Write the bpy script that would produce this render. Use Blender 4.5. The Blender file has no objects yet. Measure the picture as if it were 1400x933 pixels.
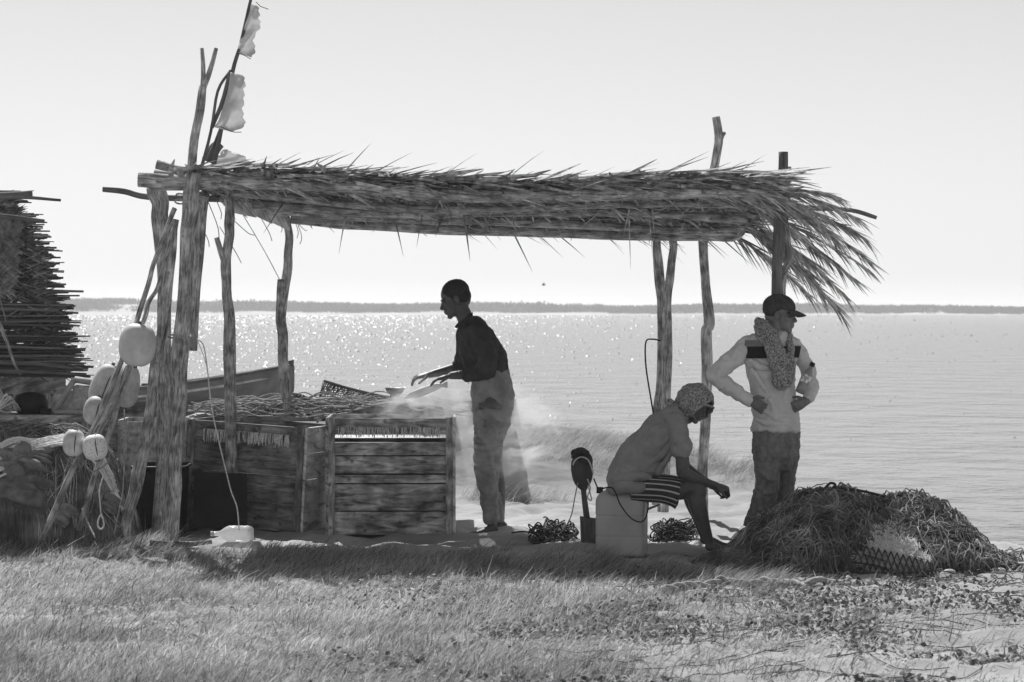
import bpy, math, random
import numpy as np
from mathutils import Vector, Matrix
PI = math.pi
sc = bpy.context.scene
C = sc.collection
rng = np.random.default_rng(7)
random.seed(7)

# ------------------------------------------------------------ camera, sky, sun, exposure
EYE = 1.6; F = 3305.0; HZ = 424.0; CY = 466.5
TH = math.atan((CY - HZ) / F)
cam = bpy.data.cameras.new('camera'); camo = bpy.data.objects.new('camera', cam); C.objects.link(camo)
camo.location = (0, 0, EYE); camo.rotation_euler = (PI/2 - TH, 0, 0)
cam.sensor_width = 36; cam.lens = F*36/1400; cam.clip_start = 0.1; cam.clip_end = 9000
cam.dof.use_dof = True; cam.dof.focus_distance = 16.6; cam.dof.aperture_fstop = 6.5
sc.camera = camo
SUN_EL = math.radians(52); SUN_AZ = math.radians(-16)      # azimuth measured from +Y towards +X
w = bpy.data.worlds.new('World'); sc.world = w; w.use_nodes = True
nt = w.node_tree; nt.nodes.clear()
sky = nt.nodes.new('ShaderNodeTexSky'); sky.sky_type = 'NISHITA'; sky.sun_disc = False
sky.sun_elevation = SUN_EL; sky.sun_rotation = SUN_AZ
sky.air_density = 1.45; sky.dust_density = 0.05; sky.ozone_density = 1.0
bwn = nt.nodes.new('ShaderNodeRGBToBW'); bg = nt.nodes.new('ShaderNodeBackground'); bg.inputs[1].default_value = 0.08
wo = nt.nodes.new('ShaderNodeOutputWorld')
nt.links.new(sky.outputs[0], bwn.inputs[0]); nt.links.new(bwn.outputs[0], bg.inputs[0]); nt.links.new(bg.outputs[0], wo.inputs[0])
sl = bpy.data.lights.new('sun', 'SUN'); sl.energy = 5.0; sl.angle = math.radians(0.5); sl.color = (1, 1, 1)
so = bpy.data.objects.new('sun', sl); C.objects.link(so)
sd = Vector((math.sin(SUN_AZ)*math.cos(SUN_EL), math.cos(SUN_AZ)*math.cos(SUN_EL), math.sin(SUN_EL)))
so.rotation_euler = sd.to_track_quat('Z', 'Y').to_euler(); so.location = (0, 0, 30)
sc.view_settings.view_transform = 'Standard'; sc.view_settings.look = 'None'
sc.view_settings.exposure = 0.17; sc.view_settings.gamma = 1; sc.view_settings.use_curve_mapping = False
sc.render.engine = 'CYCLES'
sc.cycles.use_denoising = True
try: sc.cycles.denoiser = 'OPENIMAGEDENOISE'
except Exception: pass
sc.cycles.max_bounces = 7; sc.cycles.diffuse_bounces = 4; sc.cycles.glossy_bounces = 2
sc.cycles.transmission_bounces = 4; sc.cycles.volume_bounces = 1; sc.cycles.transparent_max_bounces = 8
sc.cycles.sample_clamp_direct = 0; sc.cycles.sample_clamp_indirect = 4
sc.cycles.volume_step_rate = 1.0; sc.cycles.volume_max_steps = 128

# ------------------------------------------------------------ helpers
def P(px, py, Y):
    u = (px-700)/F; v = (CY-py)/F
    d = Vector((u, math.cos(TH)+v*math.sin(TH), -math.sin(TH)+v*math.cos(TH)))
    return Vector((0, 0, EYE)) + d*(Y/d.y)
def G(px, py):
    Y = EYE*F/(py-HZ); return P(px, py, Y)
def vn(x, y, s=1.0, seed=0):
    x = np.asarray(x, float)*s; y = np.asarray(y, float)*s
    xi = np.floor(x).astype(np.int64); yi = np.floor(y).astype(np.int64); fx = x-xi; fy = y-yi
    fx = fx*fx*(3-2*fx); fy = fy*fy*(3-2*fy)
    def h(a, b):
        n = (a*374761393 + b*668265263 + seed*1442695041) & 0xffffffff
        n = ((n ^ (n >> 13))*1274126177) & 0xffffffff
        return ((n ^ (n >> 16)) & 0xffff)/65535.0
    return (h(xi, yi)*(1-fx)+h(xi+1, yi)*fx)*(1-fy) + (h(xi, yi+1)*(1-fx)+h(xi+1, yi+1)*fx)*fy
def fbm(x, y, s=1.0, o=4, seed=0):
    t = 0; a = .5
    for k in range(o): t = t + a*vn(x, y, s*2**k, seed+k); a *= .5
    return t
org = {}
def tag(o, label=None, cat=None, group=None, kind=None):
    if label: o['label'] = label
    if cat: o['category'] = cat
    if group: o['group'] = group
    if kind: o['kind'] = kind
    return o
def thing(name, loc, label, cat, group=None):
    o = bpy.data.objects.new(name, None); C.objects.link(o); o.location = loc; org[o] = Vector(loc)
    o.empty_display_size = .1
    return tag(o, label, cat, group)
def link(name, me, mat, parent, V):
    """V: world coords array; sets local coords"""
    V = np.asarray(V, float)
    if parent is not None: og = org[parent]
    else:
        mn = V.min(0); mx = V.max(0); og = Vector(((mn[0]+mx[0])/2, (mn[1]+mx[1])/2, mn[2]))
    L = (V - np.array(og)).astype(np.float32)
    me.vertices.foreach_set('co', L.ravel())
    o = bpy.data.objects.new(name, me); C.objects.link(o)
    if parent is not None: o.parent = parent
    else: o.location = og
    org[o] = Vector(og)
    for m in (mat if isinstance(mat, (list, tuple)) else [mat]): me.materials.append(m)
    me.update()
    return o
def mesh_np(name, V, Q, mat, parent=None, UV=None, smooth=False):
    V = np.asarray(V, float); Q = np.asarray(Q, np.int32)
    me = bpy.data.meshes.new(name); me.vertices.add(len(V)); me.loops.add(Q.size); me.polygons.add(len(Q))
    me.loops.foreach_set('vertex_index', Q.ravel())
    me.polygons.foreach_set('loop_start', np.arange(len(Q), dtype=np.int32)*4)
    if smooth: me.polygons.foreach_set('use_smooth', np.ones(len(Q), bool))
    if UV is not None:
        l = me.uv_layers.new(name='UVMap'); l.data.foreach_set('uv', np.asarray(UV, np.float32).ravel())
    me.update(calc_edges=True)
    return link(name, me, mat, parent, V)
def frames(T, ref=None):
    """T (n,m,3) tangents -> two normals, fixed reference"""
    T = T/np.maximum(np.linalg.norm(T, axis=-1, keepdims=True), 1e-9)
    if ref is None:
        ref = np.where(np.abs(T.mean(axis=-2, keepdims=True)[..., 2:3]) < .8, np.array([0, 0, 1.]), np.array([1., 0, 0]))
    A = np.cross(T, ref); A /= np.maximum(np.linalg.norm(A, axis=-1, keepdims=True), 1e-9)
    return A, np.cross(A, T)
def tubes_np(Pl, R, k=5):
    """Pl (n,m,3), R (n,m) or scalar -> V, Q, UV"""
    Pl = np.asarray(Pl, float); n, m, _ = Pl.shape
    R = np.broadcast_to(np.asarray(R, float), (n, m))
    T = np.gradient(Pl, axis=1); A, B = frames(T)
    an = np.arange(k)/k*2*PI
    V = Pl[:, :, None] + R[:, :, None, None]*(A[:, :, None]*np.cos(an)[None, None, :, None] + B[:, :, None]*np.sin(an)[None, None, :, None])
    V = V.reshape(-1, 3)
    i = np.arange(n)[:, None, None]*m*k; j = np.arange(m-1)[None, :, None]*k; q = np.arange(k)[None, None, :]
    a = i+j+q; b = i+j+(q+1) % k; c = b+k; d = a+k
    Q = np.stack([a, b, c, d], -1).reshape(-1, 4)
    ln = np.concatenate([np.zeros((n, 1)), np.cumsum(np.linalg.norm(np.diff(Pl, axis=1), axis=-1), 1)], 1)
    off = rng.random((n, 1))*9
    v0 = np.broadcast_to((ln+off)[:, :-1, None], a.shape); v1 = np.broadcast_to((ln+off)[:, 1:, None], a.shape)
    u0 = np.broadcast_to(q/k*.3, a.shape); u1 = u0+.3/k
    UV = np.stack([np.stack([u0, v0], -1), np.stack([u1, v0], -1), np.stack([u1, v1], -1), np.stack([u0, v1], -1)], -2).reshape(-1, 2)
    return V, Q, UV
def blades_np(P0, D, L, W, droop, side, ns=3, tip=.12):
    """flat tapering strips: base P0, unit dir D, length L, width W, droop vec (added * t^2), side unit"""
    n = len(P0); L = np.broadcast_to(L, (n,))[:, None, None]; W = np.broadcast_to(W, (n,))[:, None, None]
    t = np.linspace(0, 1, ns+1)[None, :, None]
    c = P0[:, None]+D[:, None]*L*t+droop[:, None]*t**2
    wd = W*.5*np.clip(1-(1-tip)*t**1.5, 0, 1)
    V = np.stack([c-side[:, None]*wd, c+side[:, None]*wd], 2).reshape(-1, 3)
    m = (ns+1)*2
    a = np.arange(n)[:, None]*m+np.arange(ns)[None]*2
    Q = np.stack([a, a+1, a+3, a+2], -1).reshape(-1, 4)
    return V, Q
def cat(*vq):
    V = []; Q = []; U = []; o = 0
    for t in vq:
        V.append(t[0]); Q.append(t[1]+o); o += len(t[0])
        if len(t) > 2: U.append(t[2])
    return (np.concatenate(V), np.concatenate(Q)) + ((np.concatenate(U),) if U else ())
def unit(a): return a/np.maximum(np.linalg.norm(a, axis=-1, keepdims=True), 1e-9)
def crom(pts, n):
    """Catmull-Rom resample; pts (k,d)"""
    p = np.asarray([list(x) for x in pts], float); k = len(p)
    if k == 2: 
        t = np.linspace(0, 1, n)[:, None]; return p[0]*(1-t)+p[1]*t
    e = np.vstack([2*p[0]-p[1], p, 2*p[-1]-p[-2]])
    tt = np.linspace(0, k-1-1e-6, n); i = tt.astype(int); f = (tt-i)[:, None]
    a, b, c, d = e[i], e[i+1], e[i+2], e[i+3]
    return .5*(2*b+(c-a)*f+(2*a-5*b+4*c-d)*f**2+(3*b-a-3*c+d)*f**3)

class MB:
    def __init__(s): s.V = []; s.Fc = []; s.U = []; s.sm = []
    def add(s, V, Fc, U=None, sm=False):
        o = len(s.V); s.V += [tuple(v) for v in V]
        for i, f in enumerate(Fc):
            s.Fc.append([a+o for a in f]); s.U.append(U[i] if U else [(V[a][0], V[a][2]) for a in f]); s.sm.append(sm)
        return s
    def build(s, name, mat, parent=None):
        me = bpy.data.meshes.new(name); me.from_pydata(s.V, [], s.Fc)
        l = me.uv_layers.new(name='UVMap'); l.data.foreach_set('uv', np.array([c for f in s.U for c in f], np.float32).ravel())
        me.polygons.foreach_set('use_smooth', s.sm)
        return link(name, me, mat, parent, np.array(s.V))
    def tube(s, pts, rad, k=10, cap=True, sm=True, flat=1.0, lump=0.0):
        p = np.asarray([list(x) for x in pts], float); n = len(p); r = np.broadcast_to(np.asarray(rad, float), (n,))
        T = np.gradient(p, axis=0); T = unit(T)
        ref = np.array([0, 1., 0]) if abs(T.mean(0)[1]) < .8 else np.array([1., 0, 0])
        A = unit(np.cross(T, ref)); B = np.cross(A, T)
        ofs = random.random()*9; V = []; ln = 0
        for i in range(n):
            if i: ln += np.linalg.norm(p[i]-p[i-1])
            for q in range(k):
                a = q/k*2*PI; rr = r[i]*(1+lump*math.sin(3*a+ln*9+ofs)*.5+lump*math.sin(2*a-ln*5+ofs))
                V.append(p[i]+rr*(A[i]*math.cos(a)+B[i]*math.sin(a)*flat))
        Fc = []; U = []; ln = ofs
        cir = 2*PI*r.mean()
        for i in range(n-1):
            l2 = ln+np.linalg.norm(p[i+1]-p[i])
            for q in range(k):
                Fc.append([i*k+q, i*k+(q+1) % k, (i+1)*k+(q+1) % k, (i+1)*k+q])
                U.append([(q/k*cir, ln), ((q+1)/k*cir, ln), ((q+1)/k*cir, l2), (q/k*cir, l2)])
            ln = l2
        if cap:
            for base, rev in ((0, 1), ((n-1)*k, 0)):
                f = [base+q for q in range(k)]
                if rev: f = f[::-1]
                Fc.append(f); U.append([(.01*math.cos(j), .01*math.sin(j)) for j in range(k)])
        return s.add(V, Fc, U, sm)
    def stick(s, pts, r0, r1=None, k=10, wob=.004, step=.06, lump=.06):
        p = np.asarray([list(x) for x in pts], float)
        L = np.linalg.norm(np.diff(p, axis=0), axis=1).sum(); n = max(4, int(L/step))
        q = crom(p, n); r1 = r0 if r1 is None else r1
        ph = random.random()*20; t = np.arange(n)
        q = q+np.stack([vn(t*.37, ph+0*t, 1, 3)-.5, vn(t*.37, ph+5+0*t, 1, 4)-.5, 0*t], 1)*wob*4
        r = np.linspace(r0, r1, n)*(1+.25*(vn(t*.3, ph+9+0*t, 1, 5)-.5))
        return s.tube(q, r, k, lump=lump)
    def hexa(s, c, grain=0, off=None):
        """8 corners: 0-3 bottom ring, 4-7 top ring (matching)"""
        c = [Vector(x) for x in c]; o = random.random()*7 if off is None else off
        e = [(c[1]-c[0]), (c[3]-c[0]), (c[4]-c[0])]; ax = [v.normalized() for v in e]
        g = ax[grain]; others = [ax[i] for i in range(3) if i != grain]
        Fc = [[0, 3, 2, 1], [4, 5, 6, 7], [0, 1, 5, 4], [1, 2, 6, 5], [2, 3, 7, 6], [3, 0, 4, 7]]
        U = [[((c[i]-c[0]).dot(others[0])+(c[i]-c[0]).dot(others[1])+o*3.1, (c[i]-c[0]).dot(g)+o) for i in f] for f in Fc]
        return s.add(c, Fc, U)
    def box(s, lo, hi, grain=0, M=None):
        x0, y0, z0 = lo; x1, y1, z1 = hi
        c = [Vector(v) for v in ((x0, y0, z0), (x1, y0, z0), (x1, y1, z0), (x0, y1, z0), (x0, y0, z1), (x1, y0, z1), (x1, y1, z1), (x0, y1, z1))]
        if M is not None: c = [M @ v for v in c]
        return s.hexa(c, grain)
    def ball(s, c, r, M=None, nu=16, nv=10, lo=-PI/2, hi=PI/2):
        V = []; Fc = []; r = (r, r, r) if not hasattr(r, '__len__') else r
        for j in range(nv+1):
            ph = lo+(hi-lo)*j/nv
            for i in range(nu):
                a = i/nu*2*PI; v = Vector((r[0]*math.cos(ph)*math.cos(a), r[1]*math.cos(ph)*math.sin(a), r[2]*math.sin(ph)))
                if M is not None: v = M @ v
                V.append(Vector(c)+v)
        for j in range(nv):
            for i in range(nu): Fc.append([j*nu+i, j*nu+(i+1) % nu, (j+1)*nu+(i+1) % nu, (j+1)*nu+i])
        if lo > -PI/2: Fc.append(list(range(nu))[::-1])
        return s.add(V, Fc, None, True)
    def lathe(s, c, prof, M=None, nu=24):
        V = []; Fc = []
        for (r, z) in prof:
            for i in range(nu):
                a = i/nu*2*PI; v = Vector((r*math.cos(a), r*math.sin(a), z))
                if M is not None: v = M @ v
                V.append(Vector(c)+v)
        for j in range(len(prof)-1):
            for i in range(nu): Fc.append([j*nu+i, j*nu+(i+1) % nu, (j+1)*nu+(i+1) % nu, (j+1)*nu+i])
        return s.add(V, Fc, None, True)
    def sect(s, st, k=20, e=2.0, cap=True, arc=None, infl=0.0):
        """st: list of (centre, in-plane half vector, depth half vector). closed loft of superellipse sections"""
        V = []; Fc = []; U = []
        a0, a1 = arc if arc else (0, 2*PI); kk = k if not arc else k
        def sgp(x): return math.copysign(abs(x)**(2/e), x)
        n = len(st)
        rings = []
        for (c, h, d) in st:
            c = Vector(c); h = Vector(h); d = Vector(d)
            h = h*(1+infl/max(h.length, 1e-6)); d = d*(1+infl/max(d.length, 1e-6))
            rings.append([c+h*sgp(math.cos(a0+(a1-a0)*i/kk))+d*sgp(math.sin(a0+(a1-a0)*i/kk)) for i in range(kk+(1 if arc else 0))])
        m = len(rings[0])
        for r in rings: V += r
        ln = 0
        for j in range(n-1):
            l2 = ln+(Vector(st[j+1][0])-Vector(st[j][0])).length
            for i in range(kk):
                i2 = i+1 if arc else (i+1) % kk
                Fc.append([j*m+i, j*m+i2, (j+1)*m+i2, (j+1)*m+i]); U.append([(i/kk, ln), ((i+1)/kk, ln), ((i+1)/kk, l2), (i/kk, l2)])
            ln = l2
        if cap and not arc:
            Fc.append(list(range(m))[::-1]); U.append([(0, 0)]*m); Fc.append([(n-1)*m+i for i in range(m)]); U.append([(0, 0)]*m)
        return s.add(V, Fc, U, True)
    def limb(s, pts, k=14):
        """pts: list of (vec, r) or (vec, r_inplane, r_depth): rounded capsule chain"""
        p = np.array([list(x[0]) for x in pts]); r = np.array([x[1] for x in pts]); rd = np.array([x[2] if len(x) > 2 else x[1] for x in pts])
        n = max(6, len(pts)*5); q = crom(np.hstack([p, r[:, None], rd[:, None]]), n)
        p, r, rd = q[:, :3], q[:, 3], q[:, 4]
        T = unit(np.gradient(p, axis=0))
        ref = np.array([0, 1., 0]) if abs(T.mean(0)[1]) < .75 else np.array([1., 0, 0])
        A = unit(np.cross(T, ref)); B = np.cross(A, T)
        # rounded ends
        st = []
        for f in (.95, .8, .5, .2): st.append((p[0]-T[0]*r[0]*math.sin(math.acos(max(1e-3, math.sqrt(1-f*f))))*1.0, r[0]*math.sqrt(1-f*f), rd[0]*math.sqrt(1-f*f), A[0], B[0]))
        for i in range(n): st.append((p[i], r[i], rd[i], A[i], B[i]))
        for f in (.2, .5, .8, .95): st.append((p[-1]+T[-1]*r[-1]*f, r[-1]*math.sqrt(1-f*f), rd[-1]*math.sqrt(1-f*f), A[-1], B[-1]))
        st[0:4] = [(p[0]-T[0]*r[0]*f, r[0]*math.sqrt(1-f*f), rd[0]*math.sqrt(1-f*f), A[0], B[0]) for f in (.95, .8, .5, .2)]
        return s.sect([(c, Vector(a)*ra, Vector(b)*rb) for (c, ra, rb, a, b) in st], k)
    def remeshed(s, name, mat, parent=None, vox=.007, sm=4, noise=0, nscale=.06, seed=0, mid=.5):
        o = s.build(name, mat, parent)
        m = o.modifiers.new('remesh', 'REMESH'); m.mode = 'VOXEL'; m.voxel_size = vox; m.use_smooth_shade = True
        m = o.modifiers.new('smooth', 'SMOOTH'); m.factor = .5; m.iterations = sm
        if noise:
            t = bpy.data.textures.new(name+'_folds', 'CLOUDS'); t.noise_scale = nscale; t.noise_depth = 2
            m = o.modifiers.new('folds', 'DISPLACE'); m.texture = t; m.strength = noise; m.mid_level = mid; m.texture_coords = 'LOCAL'
        return o

# ------------------------------------------------------------ materials (all greys: the photograph is black and white)
def M(name, c0, c1=None, scale=(4, 4, 4), coord='Object', detail=5, rough=.8, bump=0.0, bdist=.01, lo=.35, hi=.65,
      transl=0.0, island=0.0, spots=None, spec=.3, big=0.0, bigscale=1.5, alpha=None, dist=0.0, streak=None, K=1.7):
    c1 = c0 if c1 is None else c1; c0, c1 = min(.75, c0*K), min(.8, c1*K)
    m = bpy.data.materials.new(name); m.use_nodes = True; n = m.node_tree.nodes; l = m.node_tree.links
    bs = n['Principled BSDF']; out = n['Material Output']
    bs.inputs['Roughness'].default_value = rough; bs.inputs['Specular IOR Level'].default_value = spec
    c1 = c0 if c1 is None else c1
    tc = n.new('ShaderNodeTexCoord'); mp = n.new('ShaderNodeMapping'); mp.inputs['Scale'].default_value = scale
    l.new(tc.outputs[coord], mp.inputs[0])
    nz = n.new('ShaderNodeTexNoise'); nz.inputs['Scale'].default_value = 1; nz.inputs['Detail'].default_value = detail; nz.inputs['Roughness'].default_value = .6
    nz.inputs['Distortion'].default_value = dist
    l.new(mp.outputs[0], nz.inputs[0])
    mr = n.new('ShaderNodeMapRange'); mr.inputs[1].default_value = lo; mr.inputs[2].default_value = hi; mr.inputs[3].default_value = c0; mr.inputs[4].default_value = c1
    l.new(nz.outputs[0], mr.inputs[0]); val = mr.outputs[0]
    def mul(a, b):
        x = n.new('ShaderNodeMath'); x.operation = 'MULTIPLY'; l.new(a, x.inputs[0])
        if isinstance(b, float): x.inputs[1].default_value = b
        else: l.new(b, x.inputs[1])
        return x.outputs[0]
    def rngmap(src, a, b, c, d):
        x = n.new('ShaderNodeMapRange'); l.new(src, x.inputs[0])
        for i, v in enumerate((a, b, c, d)): x.inputs[i+1].default_value = v
        return x.outputs[0]
    if big:
        n2 = n.new('ShaderNodeTexNoise'); n2.inputs['Scale'].default_value = bigscale; n2.inputs['Detail'].default_value = 3
        l.new(tc.outputs['Object'], n2.inputs[0]); val = mul(val, rngmap(n2.outputs[0], .35, .65, 1-big, 1+big))
    if island:
        g = n.new('ShaderNodeNewGeometry'); val = mul(val, rngmap(g.outputs['Random Per Island'], 0, 1, 1-island, 1+island))
    if spots:
        vo = n.new('ShaderNodeTexVoronoi'); vo.inputs['Scale'].default_value = spots[0]; l.new(tc.outputs['Object'], vo.inputs[0])
        val = mul(val, rngmap(vo.outputs['Distance'], spots[1], spots[1]+.1, spots[2], 1))
    cmb = n.new('ShaderNodeCombineColor')
    for i in range(3): l.new(val, cmb.inputs[i])
    l.new(cmb.outputs[0], bs.inputs['Base Color'])
    if bump:
        b = n.new('ShaderNodeBump'); b.inputs['Strength'].default_value = bump; b.inputs['Distance'].default_value = bdist
        l.new(nz.outputs[0], b.inputs['Height']); l.new(b.outputs[0], bs.inputs['Normal'])
    sh = bs.outputs[0]
    if transl:
        t = n.new('ShaderNodeBsdfTranslucent'); l.new(cmb.outputs[0], t.inputs[0]); mx = n.new('ShaderNodeMixShader'); mx.inputs[0].default_value = transl
        l.new(sh, mx.inputs[1]); l.new(t.outputs[0], mx.inputs[2]); sh = mx.outputs[0]
    if alpha is not None:
        t = n.new('ShaderNodeBsdfTransparent'); mx = n.new('ShaderNodeMixShader'); mx.inputs[0].default_value = alpha
        l.new(t.outputs[0], mx.inputs[1]); l.new(sh, mx.inputs[2]); sh = mx.outputs[0]
    l.new(sh, out.inputs[0])
    return m
bark = M('bark', .08, .30, (70, 9, 1), 'UV', 10, .85, 1.0, .008, .36, .6, big=.45, bigscale=9, spots=(14, .10, .65), dist=.8)
bark_dark = M('dark_bark', .035, .11, (45, 5, 1), 'UV', 8, .85, .7, .006, .3, .7, big=.3, bigscale=4)
crate_wood = M('crate_wood', .045, .32, (26, 5, 1), 'UV', 10, .8, 1.0, .006, .34, .66, island=.0, big=.5, bigscale=7, dist=.9, spots=(9, .08, .4))
crate_dark = M('dark_crate_wood', .04, .18, (26, 5, 1), 'UV', 10, .8, 1.0, .006, .34, .66, big=.5, bigscale=7, dist=.9, spots=(9, .08, .4))
pale_wood = M('pale_and_lit_wood', .2, .48, (18, 4, 1), 'UV', 9, .7, .5, .004, .36, .5, big=.3, bigscale=7, dist=.8)  # pale hanging board; also the lit look put into crate side boards
thatch_m = M('dry_palm', .10, .30, (20, 20, 20), 'Object', 3, .7, 0, .01, transl=.12, island=.5, big=.25, bigscale=2.5)
thatch_dk = M('weathered_palm', .04, .13, (20, 20, 20), 'Object', 3, .7, 0, .01, transl=.08, island=.5, big=.3, bigscale=3)
grass_m = M('grass_blades', .16, .52, (1.7, 1.7, 1.7), 'Object', 4, .55, 0, .01, .3, .7, transl=.5, island=.65, spec=.4, K=1)
dune_m = M('dune_grass', .24, .48, (1.7, 1.7, 1.7), 'Object', 4, .6, 0, .01, .3, .7, transl=.35, island=.4, K=1.2)
leaf_m = M('creeper_leaf', .06, .2, (5, 5, 5), 'Object', 3, .55, 0, .01, transl=.3, island=.6, spec=.3, K=.9)
twine = M('net_twine', .05, .19, (6, 6, 6), 'Object', 4, .75, 0, .01, island=.55, big=.5, bigscale=4)
twine_dk = M('dark_net_twine', .015, .05, (6, 6, 6), 'Object', 4, .7, 0, .01, island=.5)
rope_pale = M('pale_rope', .3, .6, (60, 60, 60), 'Object', 3, .8, .8, .004, island=.2)
rope_mid = M('grey_rope', .12, .3, (60, 60, 60), 'Object', 3, .8, .8, .004, island=.3)
foam = M('foam_float', .42, .62, (9, 9, 9), 'Object', 6, .6, .25, .004, .35, .6, spots=(35, .12, .75), big=.12, bigscale=9, K=1)
foam_wh = M('scuffed_white_float', .5, .7, (9, 9, 9), 'Object', 6, .55, .3, .004, .35, .6, spots=(45, .10, .7), big=.1, bigscale=9, K=1)
foam_plain = M('smooth_white_float', .5, .62, (9, 9, 9), 'Object', 6, .5, .2, .003, .35, .6, big=.1, bigscale=7, K=1)
skin = M('dark_skin', .035, .06, (12, 12, 12), 'Object', 4, .5, .1, .002, spec=.45)
hair_m = M('black_hair', .01, .02, (80, 80, 80), 'Object', 3, .7, .5, .004)
black_pl = M('black_plastic', .008, .02, (5, 5, 5), 'Object', 4, .6, .1, .003, spec=.25, K=1)
metal_dk = M('dark_metal', .03, .07, (9, 9, 9), 'Object', 4, .45, .1, .003, spec=.5)

def sand_mat():
    m = M('sand', .27, .45, (2.2, 2.2, 2.2), 'Object', 8, .95, .9, .03, .3, .7, big=.12, bigscale=.6, spec=.1, K=1)
    # sand gets darker further back from the camera
    n = m.node_tree.nodes; l = m.node_tree.links; bs = n['Principled BSDF']; src = bs.inputs['Base Color'].links[0].from_socket
    g = n.new('ShaderNodeNewGeometry'); sp = n.new('ShaderNodeSeparateXYZ'); l.new(g.outputs['Position'], sp.inputs[0])
    mr = n.new('ShaderNodeMapRange'); l.new(sp.outputs[1], mr.inputs[0])
    for i, v in enumerate((19.0, 23.0, 1.0, .55)): mr.inputs[i+1].default_value = v
    mx = n.new('ShaderNodeVectorMath'); mx.operation = 'SCALE'; l.new(src, mx.inputs[0]); l.new(mr.outputs[0], mx.inputs[3]); l.new(mx.outputs[0], bs.inputs['Base Color'])
    return m
sand = sand_mat()

# ------------------------------------------------------------ ground, water, far shore
SX = np.array([-300, -60, -1, 0.6, 1.7, 2.1, 2.7, 3.2, 3.75, 4.4, 6, 12, 300.]); SY = np.array([46, 44, 42, 38, 33, 27, 22, 19.6, 17.6, 16.6, 15.6, 13, -120.])
WZ = -.25
def ground_z(X, Y, fine=True):
    X = np.asarray(X, float); Y = np.asarray(Y, float)
    d = np.interp(X, SX, SY)-Y
    w_ = np.interp(X, [0, 2, 4], [6, 3.2, 2.4])
    t = np.clip(d/w_, 0, 1)
    z = np.where(d < 0, WZ+np.maximum(d, -40)*.07, WZ+(-WZ)*(t*t*(3-2*t)*.8+t*.2))
    # sand mounds behind the seated man
    for (cx, cy, rx, ry, h) in ((.62, 25.5, .9, 1.6, .26), (.2, 23.2, .8, 1.2, .13), (1.75, 24.0, .45, 1.0, .15), (2.1, 21.6, .38, .8, .17), (-.6, 30, 2, 3, .1)):
        z = z+h*np.exp(-(((X-cx)/rx)**2+((Y-cy)/ry)**2)*1.3)*(.8+.4*vn(X, Y, 2.3, 8))
    if fine:
        k = np.clip((30-Y)/10, 0, 1)*np.clip(d/.8, 0.1, 1)
        foot = fbm(X, Y, 5.0, 4, 21)-.47
        z = z+k*(foot*.09+(fbm(X, Y, 1.1, 2, 4)-.37)*.05)
        z = z-k*.022*np.clip(vn(X*1.0, Y*.8, 6.5, 33)-.62, 0, 1)/.38
    return z
xs = np.concatenate([np.array([-3000, -1200, -400, -150, -60, -25, -12, -8]), np.arange(-6, 6.001, .04), np.array([8, 12, 25, 60, 150, 400, 1200, 3000])])
ys = np.concatenate([np.array([-3000, -400, -60, -10, 4, 7]), np.arange(9, 30, .05), np.arange(30, 60, .8), np.array([70, 90, 130, 200, 400, 800, 1500, 4000])])
XX, YY = np.meshgrid(xs, ys); ZZ = ground_z(XX, YY)
def grid_obj(name, X, Y, Z, mat, smooth=True):
    ny, nx = X.shape; i = np.arange(ny-1)[:, None]*nx+np.arange(nx-1)[None]
    Q = np.stack([i, i+1, i+1+nx, i+nx], -1).reshape(-1, 4)
    return mesh_np(name, np.stack([X, Y, Z], -1).reshape(-1, 3), Q, mat, None, None, smooth)
tag(grid_obj('ground', XX, YY, ZZ, sand), 'trodden sandy ground sloping to the water', kind='structure')

def water_mat():
    m = bpy.data.materials.new('lagoon_water'); m.use_nodes = True; n = m.node_tree.nodes; l = m.node_tree.links
    bs = n['Principled BSDF']; bs.inputs['Base Color'].default_value = (.2, .2, .2, 1); bs.inputs['Roughness'].default_value = .2
    bs.inputs['Specular IOR Level'].default_value = .5; bs.inputs['IOR'].default_value = 1.33
    tc = n.new('ShaderNodeTexCoord')
    hs = []
    for (sx, sy, det, amp, rot) in ((.5, .35, 2, .3, .3), (2.2, 1.5, 3, .10, -.25), (8, 6, 2, .025, .1)):
        mp = n.new('ShaderNodeMapping'); mp.inputs['Scale'].default_value = (sx, sy, 1); mp.inputs['Rotation'].default_value = (0, 0, rot)
        nz = n.new('ShaderNodeTexNoise'); nz.inputs['Detail'].default_value = det; nz.inputs['Scale'].default_value = 1; nz.inputs['Roughness'].default_value = .55
        l.new(tc.outputs['Object'], mp.inputs[0]); l.new(mp.outputs[0], nz.inputs[0])
        x = n.new('ShaderNodeMath'); x.operation = 'MULTIPLY'; x.inputs[1].default_value = amp; l.new(nz.outputs[0], x.inputs[0]); hs.append(x.outputs[0])
    a = n.new('ShaderNodeMath'); a.operation = 'ADD'; l.new(hs[0], a.inputs[0]); l.new(hs[1], a.inputs[1])
    b = n.new('ShaderNodeMath'); b.operation = 'ADD'; l.new(a.outputs[0], b.inputs[0]); l.new(hs[2], b.inputs[1])
    bp = n.new('ShaderNodeBump'); bp.inputs['Strength'].default_value = 1; bp.inputs['Distance'].default_value = 1.0
    l.new(b.outputs[0], bp.inputs['Height']); l.new(bp.outputs[0], bs.inputs['Normal'])
    return m
xw = np.array([-3000, -300, -60, 0, 3, 8, 60, 300, 3000.]); yw = np.array([10, 16, 24, 40, 80, 200, 500, 990.])
Xw, Yw = np.meshgrid(xw, yw)
tag(grid_obj('water', Xw, Yw, np.full(Xw.shape, WZ), water_mat()), 'wide calm lagoon glittering in the sun', kind='structure')

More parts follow.
